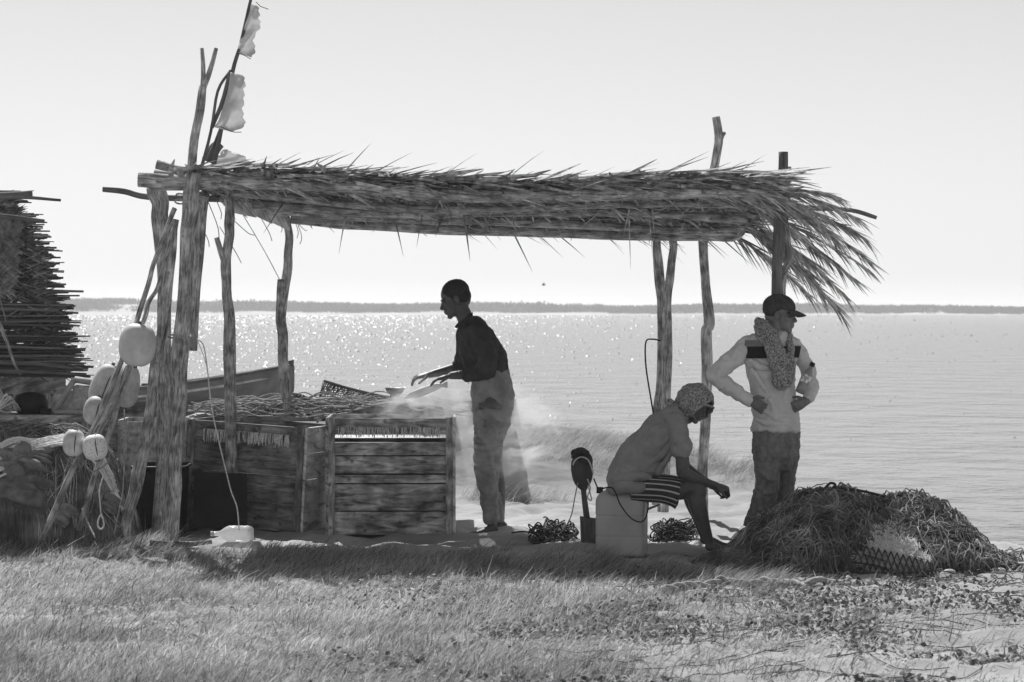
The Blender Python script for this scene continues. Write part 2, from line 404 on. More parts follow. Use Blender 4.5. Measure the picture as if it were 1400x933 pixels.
# small two-sided ridges added for glitter, tilted to mirror the sun to camera
n = 24000
py = 432+170*rng.random(n)**2.1; Yc = 1.85*F/(py-HZ); pxx = rng.uniform(-150, 1550, n)
k = rng.random(n) < np.interp(pxx+160*(vn(pxx, py*3, .02, 4)-.5), [0, 300, 650, 800, 1100, 1400], [1, .9, .6, .3, .10, .02])
py, Yc, pxx = py[k], Yc[k], pxx[k]; n = len(Yc); Xc = (pxx-700)/F*Yc
k = Yc > np.interp(Xc, SX, SY)+3; Yc, Xc = Yc[k], Xc[k]; n = len(Yc)
L = Yc*(.0004+.0008*rng.random(n)**2.5); wd = Yc*(.0004+.0009*rng.random(n)**2)
tl = np.radians(26+rng.normal(0, 5, n)); tz = rng.normal(.36, .28, n)
V = []
for i_, (a_, b_) in enumerate(((-1, 0), (1, 0), (-.55, 1), (.55, 1), (-.9, 2), (.9, 2))):
    yy = (0, L, L*1.7)[b_]*np.ones(n)-L*.5; zz = (0, np.sin(tl)*L*1.1, -.01)[b_]*np.ones(n)
    x_ = a_*wd*.5
    V.append(np.stack([Xc+x_*np.cos(tz)+yy*np.sin(tz)*np.cos(tl), Yc+yy*np.cos(tz)-x_*np.sin(tz), WZ+zz-.004], 1))
V = np.stack(V, 1).reshape(-1, 3); a = np.arange(n)[:, None]*6
Q = np.concatenate([a+np.array([0, 1, 3, 2]), a+np.array([2, 3, 5, 4])], 0)
glint = M('sun_glint_face', .16, .2, rough=.34, spec=.5, K=1)
tag(mesh_np('glint_ridges', V, Q, glint), 'small ridges added and tilted to catch the sun as wave glitter on the lagoon', 'waves', kind='stuff')

# far shore: low sandbank with a scrub line
FY = 890
xf = np.arange(-420, 420, 2.5); yf = np.concatenate([np.arange(FY-60, FY+60, 4), np.arange(FY+60, FY+400, 30)])
Xf, Yf = np.meshgrid(xf, yf)
def FH(x): return 2.6*(vn(x, x*0, .013, 71)-.5)+1.0*(vn(x, x*0, .045, 72)-.5)
base = np.interp(Xf, [-420, -190, -150, -110, 0, 150, 420], [4.3, 4.0, 3.6, 3.1, 3.1, 3.0, 3.0])
Zf = WZ-.5+base*np.clip((Yf-(FY-55+18*vn(Xf, Yf*0, .01, 3)))/60, 0, 1)+((fbm(Xf, Yf, .05, 3, 12)-.4)*.9+FH(Xf))*np.clip((Yf-FY+50)/50, 0, 1)
far_sand = M('far_sand', .42, .58, (.03, .1, .1), 'Object', 4, .95, spec=.05, K=1)
tag(grid_obj('far_shore', Xf, Yf, Zf, far_sand), 'low pale sandbank across the lagoon', kind='structure')
scrub_m = M('scrub', .035, .09, (.08, .08, .08), 'Object', 4, .9, island=.45, K=1)
nb = 7000
cx = rng.uniform(-400, 400, nb); cy = FY+rng.uniform(-24, 70, nb)
keep = vn(cx, cy, .035, 5)+.35*vn(cx, cy, .17, 6) > .5
cx, cy = cx[keep], cy[keep]; nb = len(cx)
hh = (.3+1.0*vn(cx, cy*.3, .05, 9)+2.4*vn(cx, cy*0, .02, 19)**2+rng.random(nb)*.8)*np.interp(cx, [-420, -150, 0, 420], [1.15, 1.1, .8, .75])
ga = WZ-.3+np.interp(cx, [-420, -190, -110, 0, 150, 420], [3.9, 3.7, 2.9, 2.9, 2.8, 2.8])*np.clip((cy-FY+55)/60, 0, 1)+FH(cx)*np.clip((cy-FY+50)/50, 0, 1)
nl = 60
ang = rng.random((nb, nl))*2*PI; el = np.abs(rng.normal(0, .6, (nb, nl))); rr = rng.random((nb, nl))**.4
rad = hh*1.3
pc = np.stack([cx[:, None]+rr*rad[:, None]*np.cos(ang)*np.cos(el)*1.6, cy[:, None]+rr*rad[:, None]*np.sin(ang)*np.cos(el), ga[:, None]+hh[:, None]*.9*np.abs(np.sin(el))*rr-.1], -1).reshape(-1, 3)
dd = unit(rng.normal(size=pc.shape)+np.array([0, 0, .3]))
sd_ = unit(np.cross(dd, rng.normal(size=pc.shape)))
V, Q = blades_np(pc, dd, .75, .6, dd*0, sd_, 1, .6)
tag(mesh_np('scrub', V, Q, scrub_m), 'dark line of low scrub along the far shore', 'scrub', kind='stuff')

# ------------------------------------------------------------ grass, dune grass, creeping plants
def sample_ground(n, x0, x1, y0, y1):
    # uniform in picture-ish terms: denser near
    Y = y0*(y1/y0)**rng.random(n); X = rng.uniform(x0, x1, n)*Y/y1
    return X, Y
def grass_density(X, Y):
    yb = np.interp(X, [-5, -2.4, -2.1, -.8, .3, .9, 1.4, 2.2, 4], [16.9, 16.6, 16.0, 15.85, 15.55, 15.2, 14.5, 14.3, 14.2])+(vn(X, Y, 3, 11)-.5)*.7
    d = np.clip((yb-Y)/.5, 0, 1)
    u = X/Y*13
    r = np.interp(u+(fbm(X, Y, 1.3, 3, 14)-.45)*2.2, [-4, .2, .9, 1.5, 3], [1, 1, .42, .14, .05])
    patch = .55+.9*(fbm(X, Y, 1.5, 3, 17)-.3)
    return d*r*np.clip(patch, .2, 1)
N = 640000
X, Y = sample_ground(N, -8.0, 6.0, 9.3, 17.0)
k = rng.random(N) < grass_density(X, Y); X, Y = X[k], Y[k]; n = len(X)
Z = ground_z(X, Y)-.005
lean = .75+.35*(vn(X, Y, 1.7, 19)-.5)*2+rng.normal(0, .38, n)
az = rng.normal(0, .95, n)
D = unit(np.stack([np.sin(lean)*np.cos(az), np.sin(lean)*np.sin(az), np.cos(lean)], 1))
hL = (.03+.085*rng.random(n)**1.4)*(.65+.8*fbm(X, Y, 1.2, 3, 23))*np.interp(Y, [9, 15, 16, 17], [1, 1.05, 1.3, 1.6])
hL *= np.where(rng.random(n) < .02, 1.8, 1)
tw = rng.random(n)*PI
side = unit(np.stack([np.cos(tw), np.sin(tw), 0*tw], 1))
V, Q = blades_np(np.stack([X, Y, Z], 1), D, hL, .0035+.0060*rng.random(n)**2, np.stack([hL*rng.uniform(-.2, .7, n), hL*rng.normal(0, .25, n), -hL*rng.uniform(0, .5, n)], 1), side, 2, .1)
tag(mesh_np('grass', V, Q, grass_m), 'short wind-swept grass covering the foreground', 'grass', kind='stuff')

# taller tufts at the edge of the sand and behind it (one mass)
def tufts(cxs, cys, num, hmin, hmax, spread, mat_, wdt=.004, lean0=.45):
    Vs = []
    for x_, y_ in zip(cxs, cys):
        m_ = num
        a = rng.random(m_)*2*PI; r_ = rng.random(m_)**.6*spread
        x = x_+r_*np.cos(a); y = y_+r_*np.sin(a)
        le = np.abs(rng.normal(lean0, .3, m_)); azz = rng.normal(0, .9, m_)
        D = np.stack([np.sin(le)*np.cos(azz), np.sin(le)*np.sin(azz), np.cos(le)], 1)
        L = rng.uniform(hmin, hmax, m_); t = rng.random(m_)*PI
        Vs.append(blades_np(np.stack([x, y, ground_z(x, y)-.01], 1), D, L, wdt, np.stack([L*.4, 0*L, -L*.3], 1), np.stack([np.cos(t), np.sin(t), 0*t], 1), 3, .1))
    return cat(*Vs)
ex = rng.uniform(-3.4, 1.6, 170); ey = np.interp(ex, [-5, -2.4, -2.1, -.8, .3, .9, 1.4, 2.2], [16.5, 16.3, 15.7, 15.5, 15.2, 14.8, 14.2, 14.0])+rng.normal(0, .2, 170)
V, Q = tufts(ex, ey, 60, .05, .17, .12, grass_m, .0045)
tag(mesh_np('grass_tuft', V, Q, grass_m), 'longer grass along the edge of the trodden sand', 'grass', kind='stuff')
cxs = np.concatenate([rng.normal(.75, .5, 150), rng.normal(1.8, .25, 40), rng.normal(2.12, .14, 36), rng.normal(.2, .35, 30), rng.uniform(-.35, .3, 26)])
cys = np.concatenate([rng.normal(25.2, .9, 150), rng.normal(24, .5, 40), rng.normal(21.6, .3, 36), rng.normal(24, .5, 30), rng.normal(20.25, .12, 26)])
V, Q = tufts(cxs, cys, 40, .08, .30, .18, dune_m, .004, .6)
tag(mesh_np('dune_grass', V, Q, dune_m), 'wispy grass on the low dune behind the seated man', 'grass', kind='stuff')
# creepers on sand (right foreground)
N = 46000
X, Y = sample_ground(N, -1.6, 5.0, 9.6, 15.2)
u = X/Y*13
pm = fbm(X, Y, 1.8, 4, 41)
k = rng.random(N) < np.clip((pm-.41)*8, 0, 1)*np.clip((u+1.2)/1.6, 0, 1)*np.clip((14.8-Y)/1.0, 0, 1)*(1-.65*np.clip((u-2.0)/1.3, 0, 1)); X, Y = X[k], Y[k]; n = len(X)
Z = ground_z(X, Y)+.005+rng.random(n)*.04
nrm = unit(np.stack([rng.normal(0, .6, n), rng.normal(-.2, .6, n), np.ones(n)], 1)); a = rng.random(n)*2*PI
D = unit(np.cross(nrm, np.stack([np.cos(a), np.sin(a), 0*a], 1))); sdv = np.cross(nrm, D)
L = rng.uniform(.010, .031, n)
t = np.array([0, .3, .65, 1]); wv = np.array([.25, .95, 1.0, .3])
c = np.stack([X, Y, Z], 1)[:, None]+D[:, None]*(L[:, None, None]*t[None, :, None])-np.array([0, 0, 1])*(L[:, None, None]*.25*t[None, :, None]**2)
hw = (L[:, None, None]*.45)*wv[None, :, None]
V = np.stack([c-sdv[:, None]*hw, c+sdv[:, None]*hw], 2).reshape(-1, 3)
aa = np.arange(n)[:, None]*8+np.arange(3)[None]*2
Q = np.stack([aa, aa+1, aa+3, aa+2], -1).reshape(-1, 4)
n2 = 260; vx, vy = sample_ground(n2, .2, 4.8, 9.8, 14.6); ph = rng.random(n2)*2*PI
tt = np.linspace(0, 1, 9)[None]
L2 = rng.uniform(.15, .6, n2)[:, None]
cv = rng.normal(0, .8, n2)[:, None]
xx = vx[:, None]+L2*tt*np.cos(ph[:, None]+cv*tt); yy = vy[:, None]+L2*tt*np.sin(ph[:, None]+cv*tt)
Vt, Qt, _ = tubes_np(np.stack([xx, yy, ground_z(xx, yy)+.008], -1), .0028, 4)
V, Q = cat((V, Q), (Vt, Qt))
tag(mesh_np('creeping_plants', V, Q, leaf_m), 'low creeping plants with small round leaves on sand', 'ground plants', kind='stuff')

# ------------------------------------------------------------ palm shelter
rev = Vector
def PP(lst): return [P(*t) for t in lst]
gp = G(235, 745)
sh = thing('palm_shelter', (0.2, 17.2, 0), 'open shelter of crooked posts under a sloping palm thatch roof, three men beneath it', 'shelter')
def post(pts, r0, r1, mat_=bark, name='post', k=12, **kw):
    return MB().stick(pts, r0, r1, k, **kw).build(name, mat_, sh)
# left front cluster
post(PP([(232, 752, 16.4), (238, 640, 16.4), (247, 480, 16.35), (256, 340, 16.3), (264, 236, 16.25)]), .058, .05, wob=.006)
b = MB().stick(PP([(260, 250, 16.3), (266, 190, 16.3), (273, 150, 16.3), (277, 118, 16.3)]), .034, .028, wob=.002)
b.stick(PP([(277, 122, 16.3), (278, 95, 16.3), (276, 66, 16.3)]), .017, .012, wob=.001).stick(PP([(277, 122, 16.3), (288, 95, 16.3), (296, 66, 16.3)]), .02, .014, wob=.001)
b.build('forked_post_top', bark, sh)
post(PP([(168, 744, 16.25), (186, 660, 16.3), (208, 540, 16.35), (226, 420, 16.4), (240, 300, 16.45)]), .043, .032, wob=.006)
post(PP([(216, 750, 16.9), (222, 600, 16.9), (226, 430, 16.9), (222, 330, 16.9), (214, 256, 16.9)]), .042, .06, wob=.008)
post(PP([(265, 480, 16.6), (268, 400, 16.6), (274, 320, 16.6), (276, 262, 16.6)]), .028, .04, wob=.004)
# back left posts
post([P(316, 640, 17.4)-Vector((0, 0, .5)), P(315, 560, 17.4), P(314, 440, 17.4), P(309, 360, 17.4), P(314, 310, 17.4), P(312, 268, 17.4)], .047, .034, wob=.006)
post(PP([(309, 366, 17.4), (303, 348, 17.37), (296, 325, 17.36)]), .026, .017, name='branch_stub', wob=.001)
post([P(392, 660, 18.05)-Vector((0, 0, .4)), P(391, 570, 18.05), P(386, 470, 18.05), P(385, 420, 18.05), P(391, 380, 18.05), P(395, 330, 18.05), P(392, 300, 18.05)], .045, .03, wob=.006)
post(PP([(384, 420, 18.0), (384, 392, 17.98), (384, 382, 17.98)]), .034, .03, name='branch_stub', wob=.001)
# back right posts
post([P(898, 690, 18.2), P(900, 560, 18.2), P(905, 450, 18.2), P(900, 380, 18.2), P(896, 312, 18.2)], .04, .034, wob=.006)
post([P(908, 700, 18.1), P(910, 560, 18.1), P(913, 440, 18.1), P(917, 370, 18.1), P(922, 310, 18.1)], .038, .034, wob=.006)
post([P(962, 706, 18.25), P(960, 640, 18.25), P(966, 540, 18.25), P(965, 460, 18.25), P(970, 440, 18.25), P(963, 380, 18.25), P(961, 312, 18.25), P(969, 262, 18.2), P(977, 232, 18.1)], .045, .036, wob=.003)
b = MB().stick(PP([(974, 242, 18.1), (981, 205, 18.1), (983, 185, 18.1), (979, 160, 18.1)]), .033, .03, wob=.001).stick(PP([(982, 205, 18.1), (986, 190, 18.1), (991, 181, 18.1)]), .018, .012, wob=0)
b.build('broken_post_top', bark, sh)
# right front post pair
post([P(1058, 762, 16.6), P(1060, 600, 16.6), P(1060, 420, 16.6), P(1065, 330, 16.6), P(1070, 208, 16.6)], .04, .034, bark_dark, wob=.004)
post([P(1070, 762, 16.7), P(1072, 500, 16.7), P(1069, 400, 16.7), P(1078, 350, 16.7), P(1074, 300, 16.7), P(1078, 228, 16.7)], .032, .022, wob=.004)
# roof frame: purlins run left-right on a plane falling away from the camera
def RP(u, v, dz=0.0):
    """roof plane: u 0..1 left-right, v 0 front .. 1 rear"""
    fl, fr, rl, rr_ = P(232, 244, 16.3), P(1050, 254, 16.3), P(300, 284, 18.05), P(1010, 318, 18.05)
    p = (fl*(1-u)+fr*u)*(1-v)+(rl*(1-u)+rr_*u)*v
    p.z += dz-.035*math.sin(PI*u)*(1-v)-.04*v*math.sin(PI*min(1, max(0, u)))**2+.018*math.sin(9*u+3*v)
    return p
for v, r_, u0, u1 in ((.0, .04, -.03, 1.0), (.06, .026, -.02, .97), (.30, .03, .08, .98), (.52, .034, .1, .99), (.76, .036, .12, .985), (.97, .042, .14, .99)):
    MB().stick([RP(u0+(u1-u0)*t, v, -.045+.016*math.sin(5*t+v*9)) for t in np.linspace(0, 1, 9)], r_, r_*.8, 10, wob=.006).build('roof_pole', bark, sh)
MB().stick(PP([(190, 246, 16.2), (230, 248, 16.22), (300, 247, 16.3), (400, 250, 16.35)]), .047, .04, 10, wob=.004).build('roof_pole', bark, sh)
MB().stick(PP([(214, 225, 16.6), (250, 233, 16.6), (330, 240, 16.6)]), .032, .028, 10, wob=.002).build('roof_pole', bark, sh)
MB().stick(PP([(211, 237, 16.8), (250, 241, 16.8), (330, 246, 16.8)]), .024, .026, 10, wob=.002).build('roof_pole', bark, sh)
MB().stick(PP([(141, 259, 17.2), (170, 262, 17.2), (205, 270, 17.2), (300, 272, 17.2)]), .018, .024, 8, wob=.002).build('roof_pole', bark_dark, sh)
MB().stick(PP([(1060, 284, 17.6), (1120, 285, 17.6), (1165, 288, 17.6), (1198, 298, 17.6)]), .026, .012, 8, wob=.002).build('roof_pole', bark_dark, sh)
# rafters front to back
for u in (.02, .17, .8, .985):
    MB().stick([RP(u, v, .03) for v in (-.03, .3, .6, 1.03)], .034, .03, 10).build('rafter', bark, sh)
# knobby lashing end at right rear
MB().stick(PP([(960, 318, 17.95), (1002, 322, 17.9), (1012, 312, 17.85), (1014, 300, 17.8), (1040, 282, 17.4)]), .05, .03, 10, wob=.004).build('roof_pole', bark, sh)
# hanging board under the left rear corner
b = MB()
brd = [P(318, 274, 17.4), P(350, 279, 17.6), P(372, 288, 17.8), P(396, 298, 18.0)]
for a_, c_ in zip(brd[:-1], brd[1:]):
    b.hexa([a_-Vector((0, 0, .09)), c_-Vector((0, 0, .1)), c_-Vector((0, -.03, .1)), a_-Vector((0, -.03, .09)), a_, c_-Vector((0, 0, .004)), c_-Vector((0, -.03, 0)), a_-Vector((0, -.03, 0))])
b.build('hanging_board', pale_wood, sh)
# thatch: woven palm leaves, herringbone leaflets between the poles, several layers
def leaflets(n, u0, u1, v0, v1, dz0, dz1, L0, L1, ang, w0, mat_jit=.25, droop=.03):
    u = rng.uniform(u0, u1, n); v = rng.uniform(v0, v1, n); dz = rng.uniform(dz0, dz1, n)
    p = np.array([list(RP(a, b, c)) for a, b, c in zip(u, v, dz)])
    row = np.floor(v*8); sg = np.where((np.floor(v*16) % 2) == 0, 1, -1)
    th = sg*ang+rng.normal(0, mat_jit, n)
    D = unit(np.stack([np.cos(th), np.sin(th), rng.normal(0, .06, n)-.14*np.sin(th)], 1))
    L = rng.uniform(L0, L1, n); sidev = unit(np.cross(D, np.array([0, 0, 1.])+rng.normal(0, .45, (n, 3))))
    dr = np.stack([0*L, 0*L, -droop*rng.random(n)], 1)
    return blades_np(p, D, L, w0*(.6+.8*rng.random(n)), dr, sidev, 3, .15)
T1 = leaflets(6200, .02, .97, .0, 1.0, .0, .05, .2, .42, .62, .032, .42)
T2 = leaflets(4400, .0, .98, -.02, 1.0, .04, .085, .25, .5, .45, .04, .5)
T3 = leaflets(1300, .02, .97, .0, 1.0, -.02, .01, .12, .4, .6, .026, .7, .08)
# midribs of the leaves
mid = []
for i in range(60):
    v = rng.uniform(.0, 1); u0 = rng.uniform(-.02, .6); u1 = min(.99, u0+rng.uniform(.25, .5)); h = rng.uniform(-.01, .09)
    mid.append([list(RP(u0+(u1-u0)*t, v+.02*math.sin(6*t+i), h)) for t in np.linspace(0, 1, 12)])
T4 = tubes_np(np.array(mid), np.linspace(.011, .004, 12)[None]*np.ones((60, 1)), 5)[:2]
# opaque middle layer: a slightly sagging mat
uu, vv = np.meshgrid(np.linspace(.03, .97, 60), np.linspace(.02, .99, 22))
mp_ = np.array([[list(RP(a, b, .055+.012*math.sin(a*40+b*13)+.01*math.sin(b*60))) for a, b in zip(r1, r2)] for r1, r2 in zip(uu, vv)])
ny, nx, _ = mp_.shape; i = np.arange(ny-1)[:, None]*nx+np.arange(nx-1)[None]
Qm = np.stack([i, i+1, i+1+nx, i+nx], -1).reshape(-1, 4); Vm = mp_.reshape(-1, 3)
top = Vm+np.array([0, 0, .02]); Vm2 = np.concatenate([Vm, top]); Qm2 = np.concatenate([Qm, Qm[:, ::-1]+len(Vm)])
keepq = rng.random(len(Qm)) > .3
Qm2 = Qm2[np.concatenate([keepq, keepq])]
V, Q = cat(T1, T2, T3, T4, (Vm2, Qm2))
mesh_np('thatch', V, Q, thatch_m, sh)
# front fringe: leaflets along the front edge, pointing right, some springing up, some hanging
def fringe(n, u0, u1, v, zu, L0, L1, el0, els, w0, azs=.35):
    u = rng.uniform(u0, u1, n); p = np.array([list(RP(a, v+rng.uniform(-.02, .06), rng.uniform(*zu))) for a in u])
    el = rng.normal(el0, els, n); az_ = rng.normal(-.1, azs, n)
    D = np.stack([np.cos(el)*np.cos(az_), np.cos(el)*np.sin(az_), np.sin(el)], 1); L = rng.uniform(L0, L1, n)
    sv = unit(np.cross(D, np.array([0, 1., .3])+rng.normal(0, .3, (n, 3))))
    return blades_np(p, D, L, w0*(.5+rng.random(n)), np.stack([0*L, 0*L, -.12*L*rng.random(n)], 1), sv, 3, .1)
FR = [fringe(420, .0, 1.0, .0, (-.03, .06), .15, .5, -.02, .16, .022),
      fringe(110, .05, 1.0, .02, (.03, .08), .12, .42, .12, .16, .013),
      fringe(26, .15, .95, .05, (.05, .08), .2, .5, .3, .25, .014),
      fringe(34, .4, 1.0, .98, (-.04, .02), .15, .4, -.45, .25, .010),
      fringe(50, .15, .9, .5, (-.06, .0), .15, .4, -.5, .5, .012, 1.2)]
V, Q = cat(*FR); tag(mesh_np('thatch_fringe', V, Q, thatch_m, sh), kind='stuff')
# palm fronds fanning out beyond the right edge
def frond(base, D, L, droop, nleaf, ll, mat_=thatch_m, spreadz=1.0, w=.016, name='palm_frond'):
    D = np.array(D)/np.linalg.norm(D); t = np.linspace(0, 1, 14)[:, None]
    rib = np.array(list(base))+D*L*t+np.array([0, 0, -1.])*droop*t**1.8
    rv = tubes_np(rib[None], np.linspace(.014, .003, 14)[None], 6)[:2]
    m_ = nleaf; tt = rng.uniform(.08, 1, m_)
    idx = tt*13; i0 = np.minimum(idx.astype(int), 12); fr = (idx-i0)[:, None]
    p = rib[i0]*(1-fr)+rib[i0+1]*fr; tg = unit(rib[i0+1]-rib[i0])
    sg = np.where(rng.random(m_) < .5, -1, 1)[:, None]
    sidev = unit(np.cross(tg, np.array([0, 0, 1.])))
    an = rng.uniform(.25, .6, m_)[:, None]
    DD = unit(tg*np.cos(an)+sidev*sg*np.sin(an)*.8+np.array([0, 0, 1.])*rng.normal(-.12, .16, (m_, 1))*spreadz)
    Ls = ll*rng.uniform(.6, 1.1, m_)*(1-.45*tt)
    bl = blades_np(p, DD, Ls, w*(.5+rng.random(m_)*.8), np.stack([0*Ls, 0*Ls, -Ls*.22*rng.random(m_)], 1), unit(np.cross(DD, rng.normal(size=(m_, 3)))), 3, .08)
    V, Q = cat(rv, bl); return mesh_np(name, V, Q, mat_, sh)
for (bx, by, bY, tx, ty, n_) in (
    (1020, 262, 16.3, 1150, 268, 70), (1010, 250, 16.5, 1165, 295, 80), (1000, 255, 16.2, 1172, 322, 90), (1030, 268, 16.9, 1168, 345, 90),
    (1010, 275, 17.2, 1150, 372, 90), (1005, 290, 17.6, 1140, 395, 90), (1000, 300, 17.8, 1125, 405, 90), (985, 312, 17.9, 1090, 392, 80), (1010, 300, 17.6, 1132, 418, 70), (1000, 280, 17.4, 1172, 362, 80), (1015, 310, 17.7, 1100, 372, 80),
    (1020, 290, 17.4, 1160, 310, 80), (1000, 305, 17.9, 1110, 360, 80), (1040, 258, 16.6, 1130, 320, 80), (960, 262, 16.25, 1105, 300, 90),
    (1000, 262, 17.0, 1120, 350, 90), (1000, 285, 17.8, 1085, 350, 80), (930, 255, 16.25, 1070, 268, 80), (860, 258, 16.3, 1010, 262, 80)):
    a_ = P(bx, by, bY); c_ = P(tx, ty, bY+.25); d_ = c_-a_; Ln = d_.length
    frond(a_, d_+Vector((0, 0, .22*Ln)), Ln*1.02, .24*Ln, n_, .36)
# frayed fibres hanging at the left
hang = []
for (x, y, x2, y2, Y) in ((282, 270, 300, 330, 16.6), (290, 262, 302, 300, 16.6), (330, 290, 382, 382, 18.2), (318, 300, 348, 322, 17.9), (300, 310, 330, 360, 17.6), (352, 290, 372, 330, 18.2), (376, 290, 384, 318, 18.3),
                       (402, 300, 420, 315, 18.5), (404, 298, 410, 334, 18.5), (398, 290, 406, 326, 18.4), (270, 300, 286, 338, 16.7), (262, 280, 262, 302, 16.3)):
    a_ = P(x, y, Y); c_ = P(x2, y2, Y); m_ = (a_+c_)/2+Vector((.03, 0, -.04))
    hang.append(crom([a_, m_, c_], 8))
hang = np.array(hang)
for h_ in hang:
    V, Q, U = tubes_np(h_[None], .003, 4); mesh_np('hanging_fibre', V, Q, thatch_m, sh)
# rope lashings
for (x, y, Y, r_) in ((258, 268, 16.3, .085), (256, 276, 16.3, .083), (245, 460, 16.35, .078), (276, 268, 16.6, .05), (1066, 268, 16.6, .05), (1066, 276, 16.6, .05)):
    c_ = P(x, y, Y); b = MB(); pts = [c_+Vector((r_*math.cos(a), r_*math.sin(a)*1.0, .012*math.sin(2*a))) for a in np.linspace(0, 2*PI, 17)]
    b.tube(pts, .006, 6).build('lashing', rope_mid, sh)

# ------------------------------------------------------------ flag pole, plastic sheet on the roof
fp = thing('flag_pole', P(292, 250, 16.7), 'dark leaning pole with two torn cloth flags, lashed to the left end of the roof', 'flag pole')
MB().stick(PP([(262, 300, 16.6), (292, 225, 16.7), (313, 120, 16.7), (330, 55, 16.7), (346, -12, 16.7)]), .017, .012, 8, wob=.002).build('pole', bark_dark, fp)
MB().stick(PP([(270, 250, 16.65), (288, 180, 16.68), (298, 125, 16.7), (316, 96, 16.7)]), .013, .009, 8, wob=.002).build('pole', bark_dark, fp)
MB().stick(PP([(290, 175, 16.7), (304, 140, 16.7), (315, 98, 16.7)]), .013, .018, 8, wob=.002).build('pole', bark_dark, fp)
MB().stick(PP([(285, 222, 16.75), (296, 195, 16.75), (308, 160, 16.75)]), .022, .012, 8, wob=.002).build('pole', bark_dark, fp)
flag_m = M('flag_cloth', .4, .55, (14, 14, 14), 'Object', 5, .8, .2, .004, transl=.45)
def flag(edge, Y, name='flag', parent=fp, mat_=flag_m, th=.004):
    """edge: rows of (xl,yl,xr,yr) top to bottom"""
    e = np.array(edge, float); n = 22; q = crom(e, n); W_ = 12; V = []
    for s_ in (0, 1):
        for i in range(n):
            for j in range(W_):
                t = j/(W_-1); x = q[i, 0]*(1-t)+(q[i, 2]+(1.6*math.sin(i*2.1)+1.8*math.sin(i*.73+1))*t)*t; y = q[i, 1]*(1-t)+q[i, 3]*t
                V.append(list(P(x, y, Y+.05*math.sin(t*4+i*.25)*t+.02*math.sin(i*.7+t*3)+s_*th)))
    i = np.arange(n-1)[:, None]*W_+np.arange(W_-1)[None]; Q = np.stack([i, i+1, i+1+W_, i+W_], -1).reshape(-1, 4)
    return mesh_np(name, np.array(V), np.concatenate([Q, Q[:, ::-1]+n*W_]), mat_, parent, None, True)
flag([(344, 6, 350, 8), (340, 20, 356, 22), (334, 38, 355, 34), (330, 52, 349, 50), (326, 62, 348, 66), (323, 72, 345, 79)], 16.68)
flag([(315, 99, 330, 103), (314, 108, 336, 116), (312, 122, 334, 130), (308, 136, 331, 146), (303, 152, 335, 160), (298, 166, 333, 172), (292, 174, 318, 181)], 16.66)
for c_ in ([(350, 3, 16.68), (356, 9, 16.68), (367, 13, 16.68)], [(323, 72, 16.68), (334, 76, 16.68), (343, 81, 16.68)], [(300, 173, 16.66), (320, 181, 16.66), (330, 181, 16.66)]): MB().tube(PP(c_), .0028, 5).build('cord', twine_dk, fp)
sheet_m = M('plastic_sheet', .45, .6, (10, 10, 10), 'Object', 4, .35, .3, .01, transl=.5)
o = flag([(303, 206, 306, 204), (296, 216, 325, 210), (288, 226, 345, 222), (284, 236, 360, 234)], 16.95, 'plastic_sheet', None, sheet_m, .006)
tag(o, 'crumpled pale plastic sheet caught on the roof beside the flag pole', 'plastic sheet')
o = MB().stick(PP([(287, 220, 16.9), (293, 205, 16.9), (301, 196, 16.9)]), .05, .035, 10, wob=.01, lump=.2)
tag(o.build('cloth_bundle', M('dark_cloth', .05, .1, (20, 20, 20), 'Object', 5, .9, .5)), 'dark rolled cloth bundle wedged at the foot of the flag pole', 'bundle')

# ------------------------------------------------------------ floats and float poles at the left
POLE = ['long thin float pole leaning from the roof corner, foremost and reaching furthest left', 'crooked pole that carries the large round float, leaning at the left post', 'short stout pole standing under the pair of small floats']
for pts, r0, r1, lb in (
    (PP([(57, 738, 15.9), (110, 620, 16.0), (160, 510, 16.1), (190, 425, 16.2), (215, 350, 16.3), (240, 285, 16.4)]), .02, .016, POLE[0]),
    (PP([(108, 726, 16.1), (140, 620, 16.15), (168, 535, 16.2), (184, 470, 16.25), (196, 440, 16.28), (203, 415, 16.3), (216, 390, 16.3), (226, 350, 16.35), (238, 310, 16.4)]), .02, .013, POLE[1]),
    (PP([(86, 726, 16.3), (104, 668, 16.35), (118, 630, 16.4), (150, 560, 16.45), (176, 500, 16.5)]), .025, .018, POLE[2])):
    tag(MB().stick(pts, r0, r1, 8, wob=.005).build('float_pole', bark, None), lb, 'pole', 'poles for marking nets')
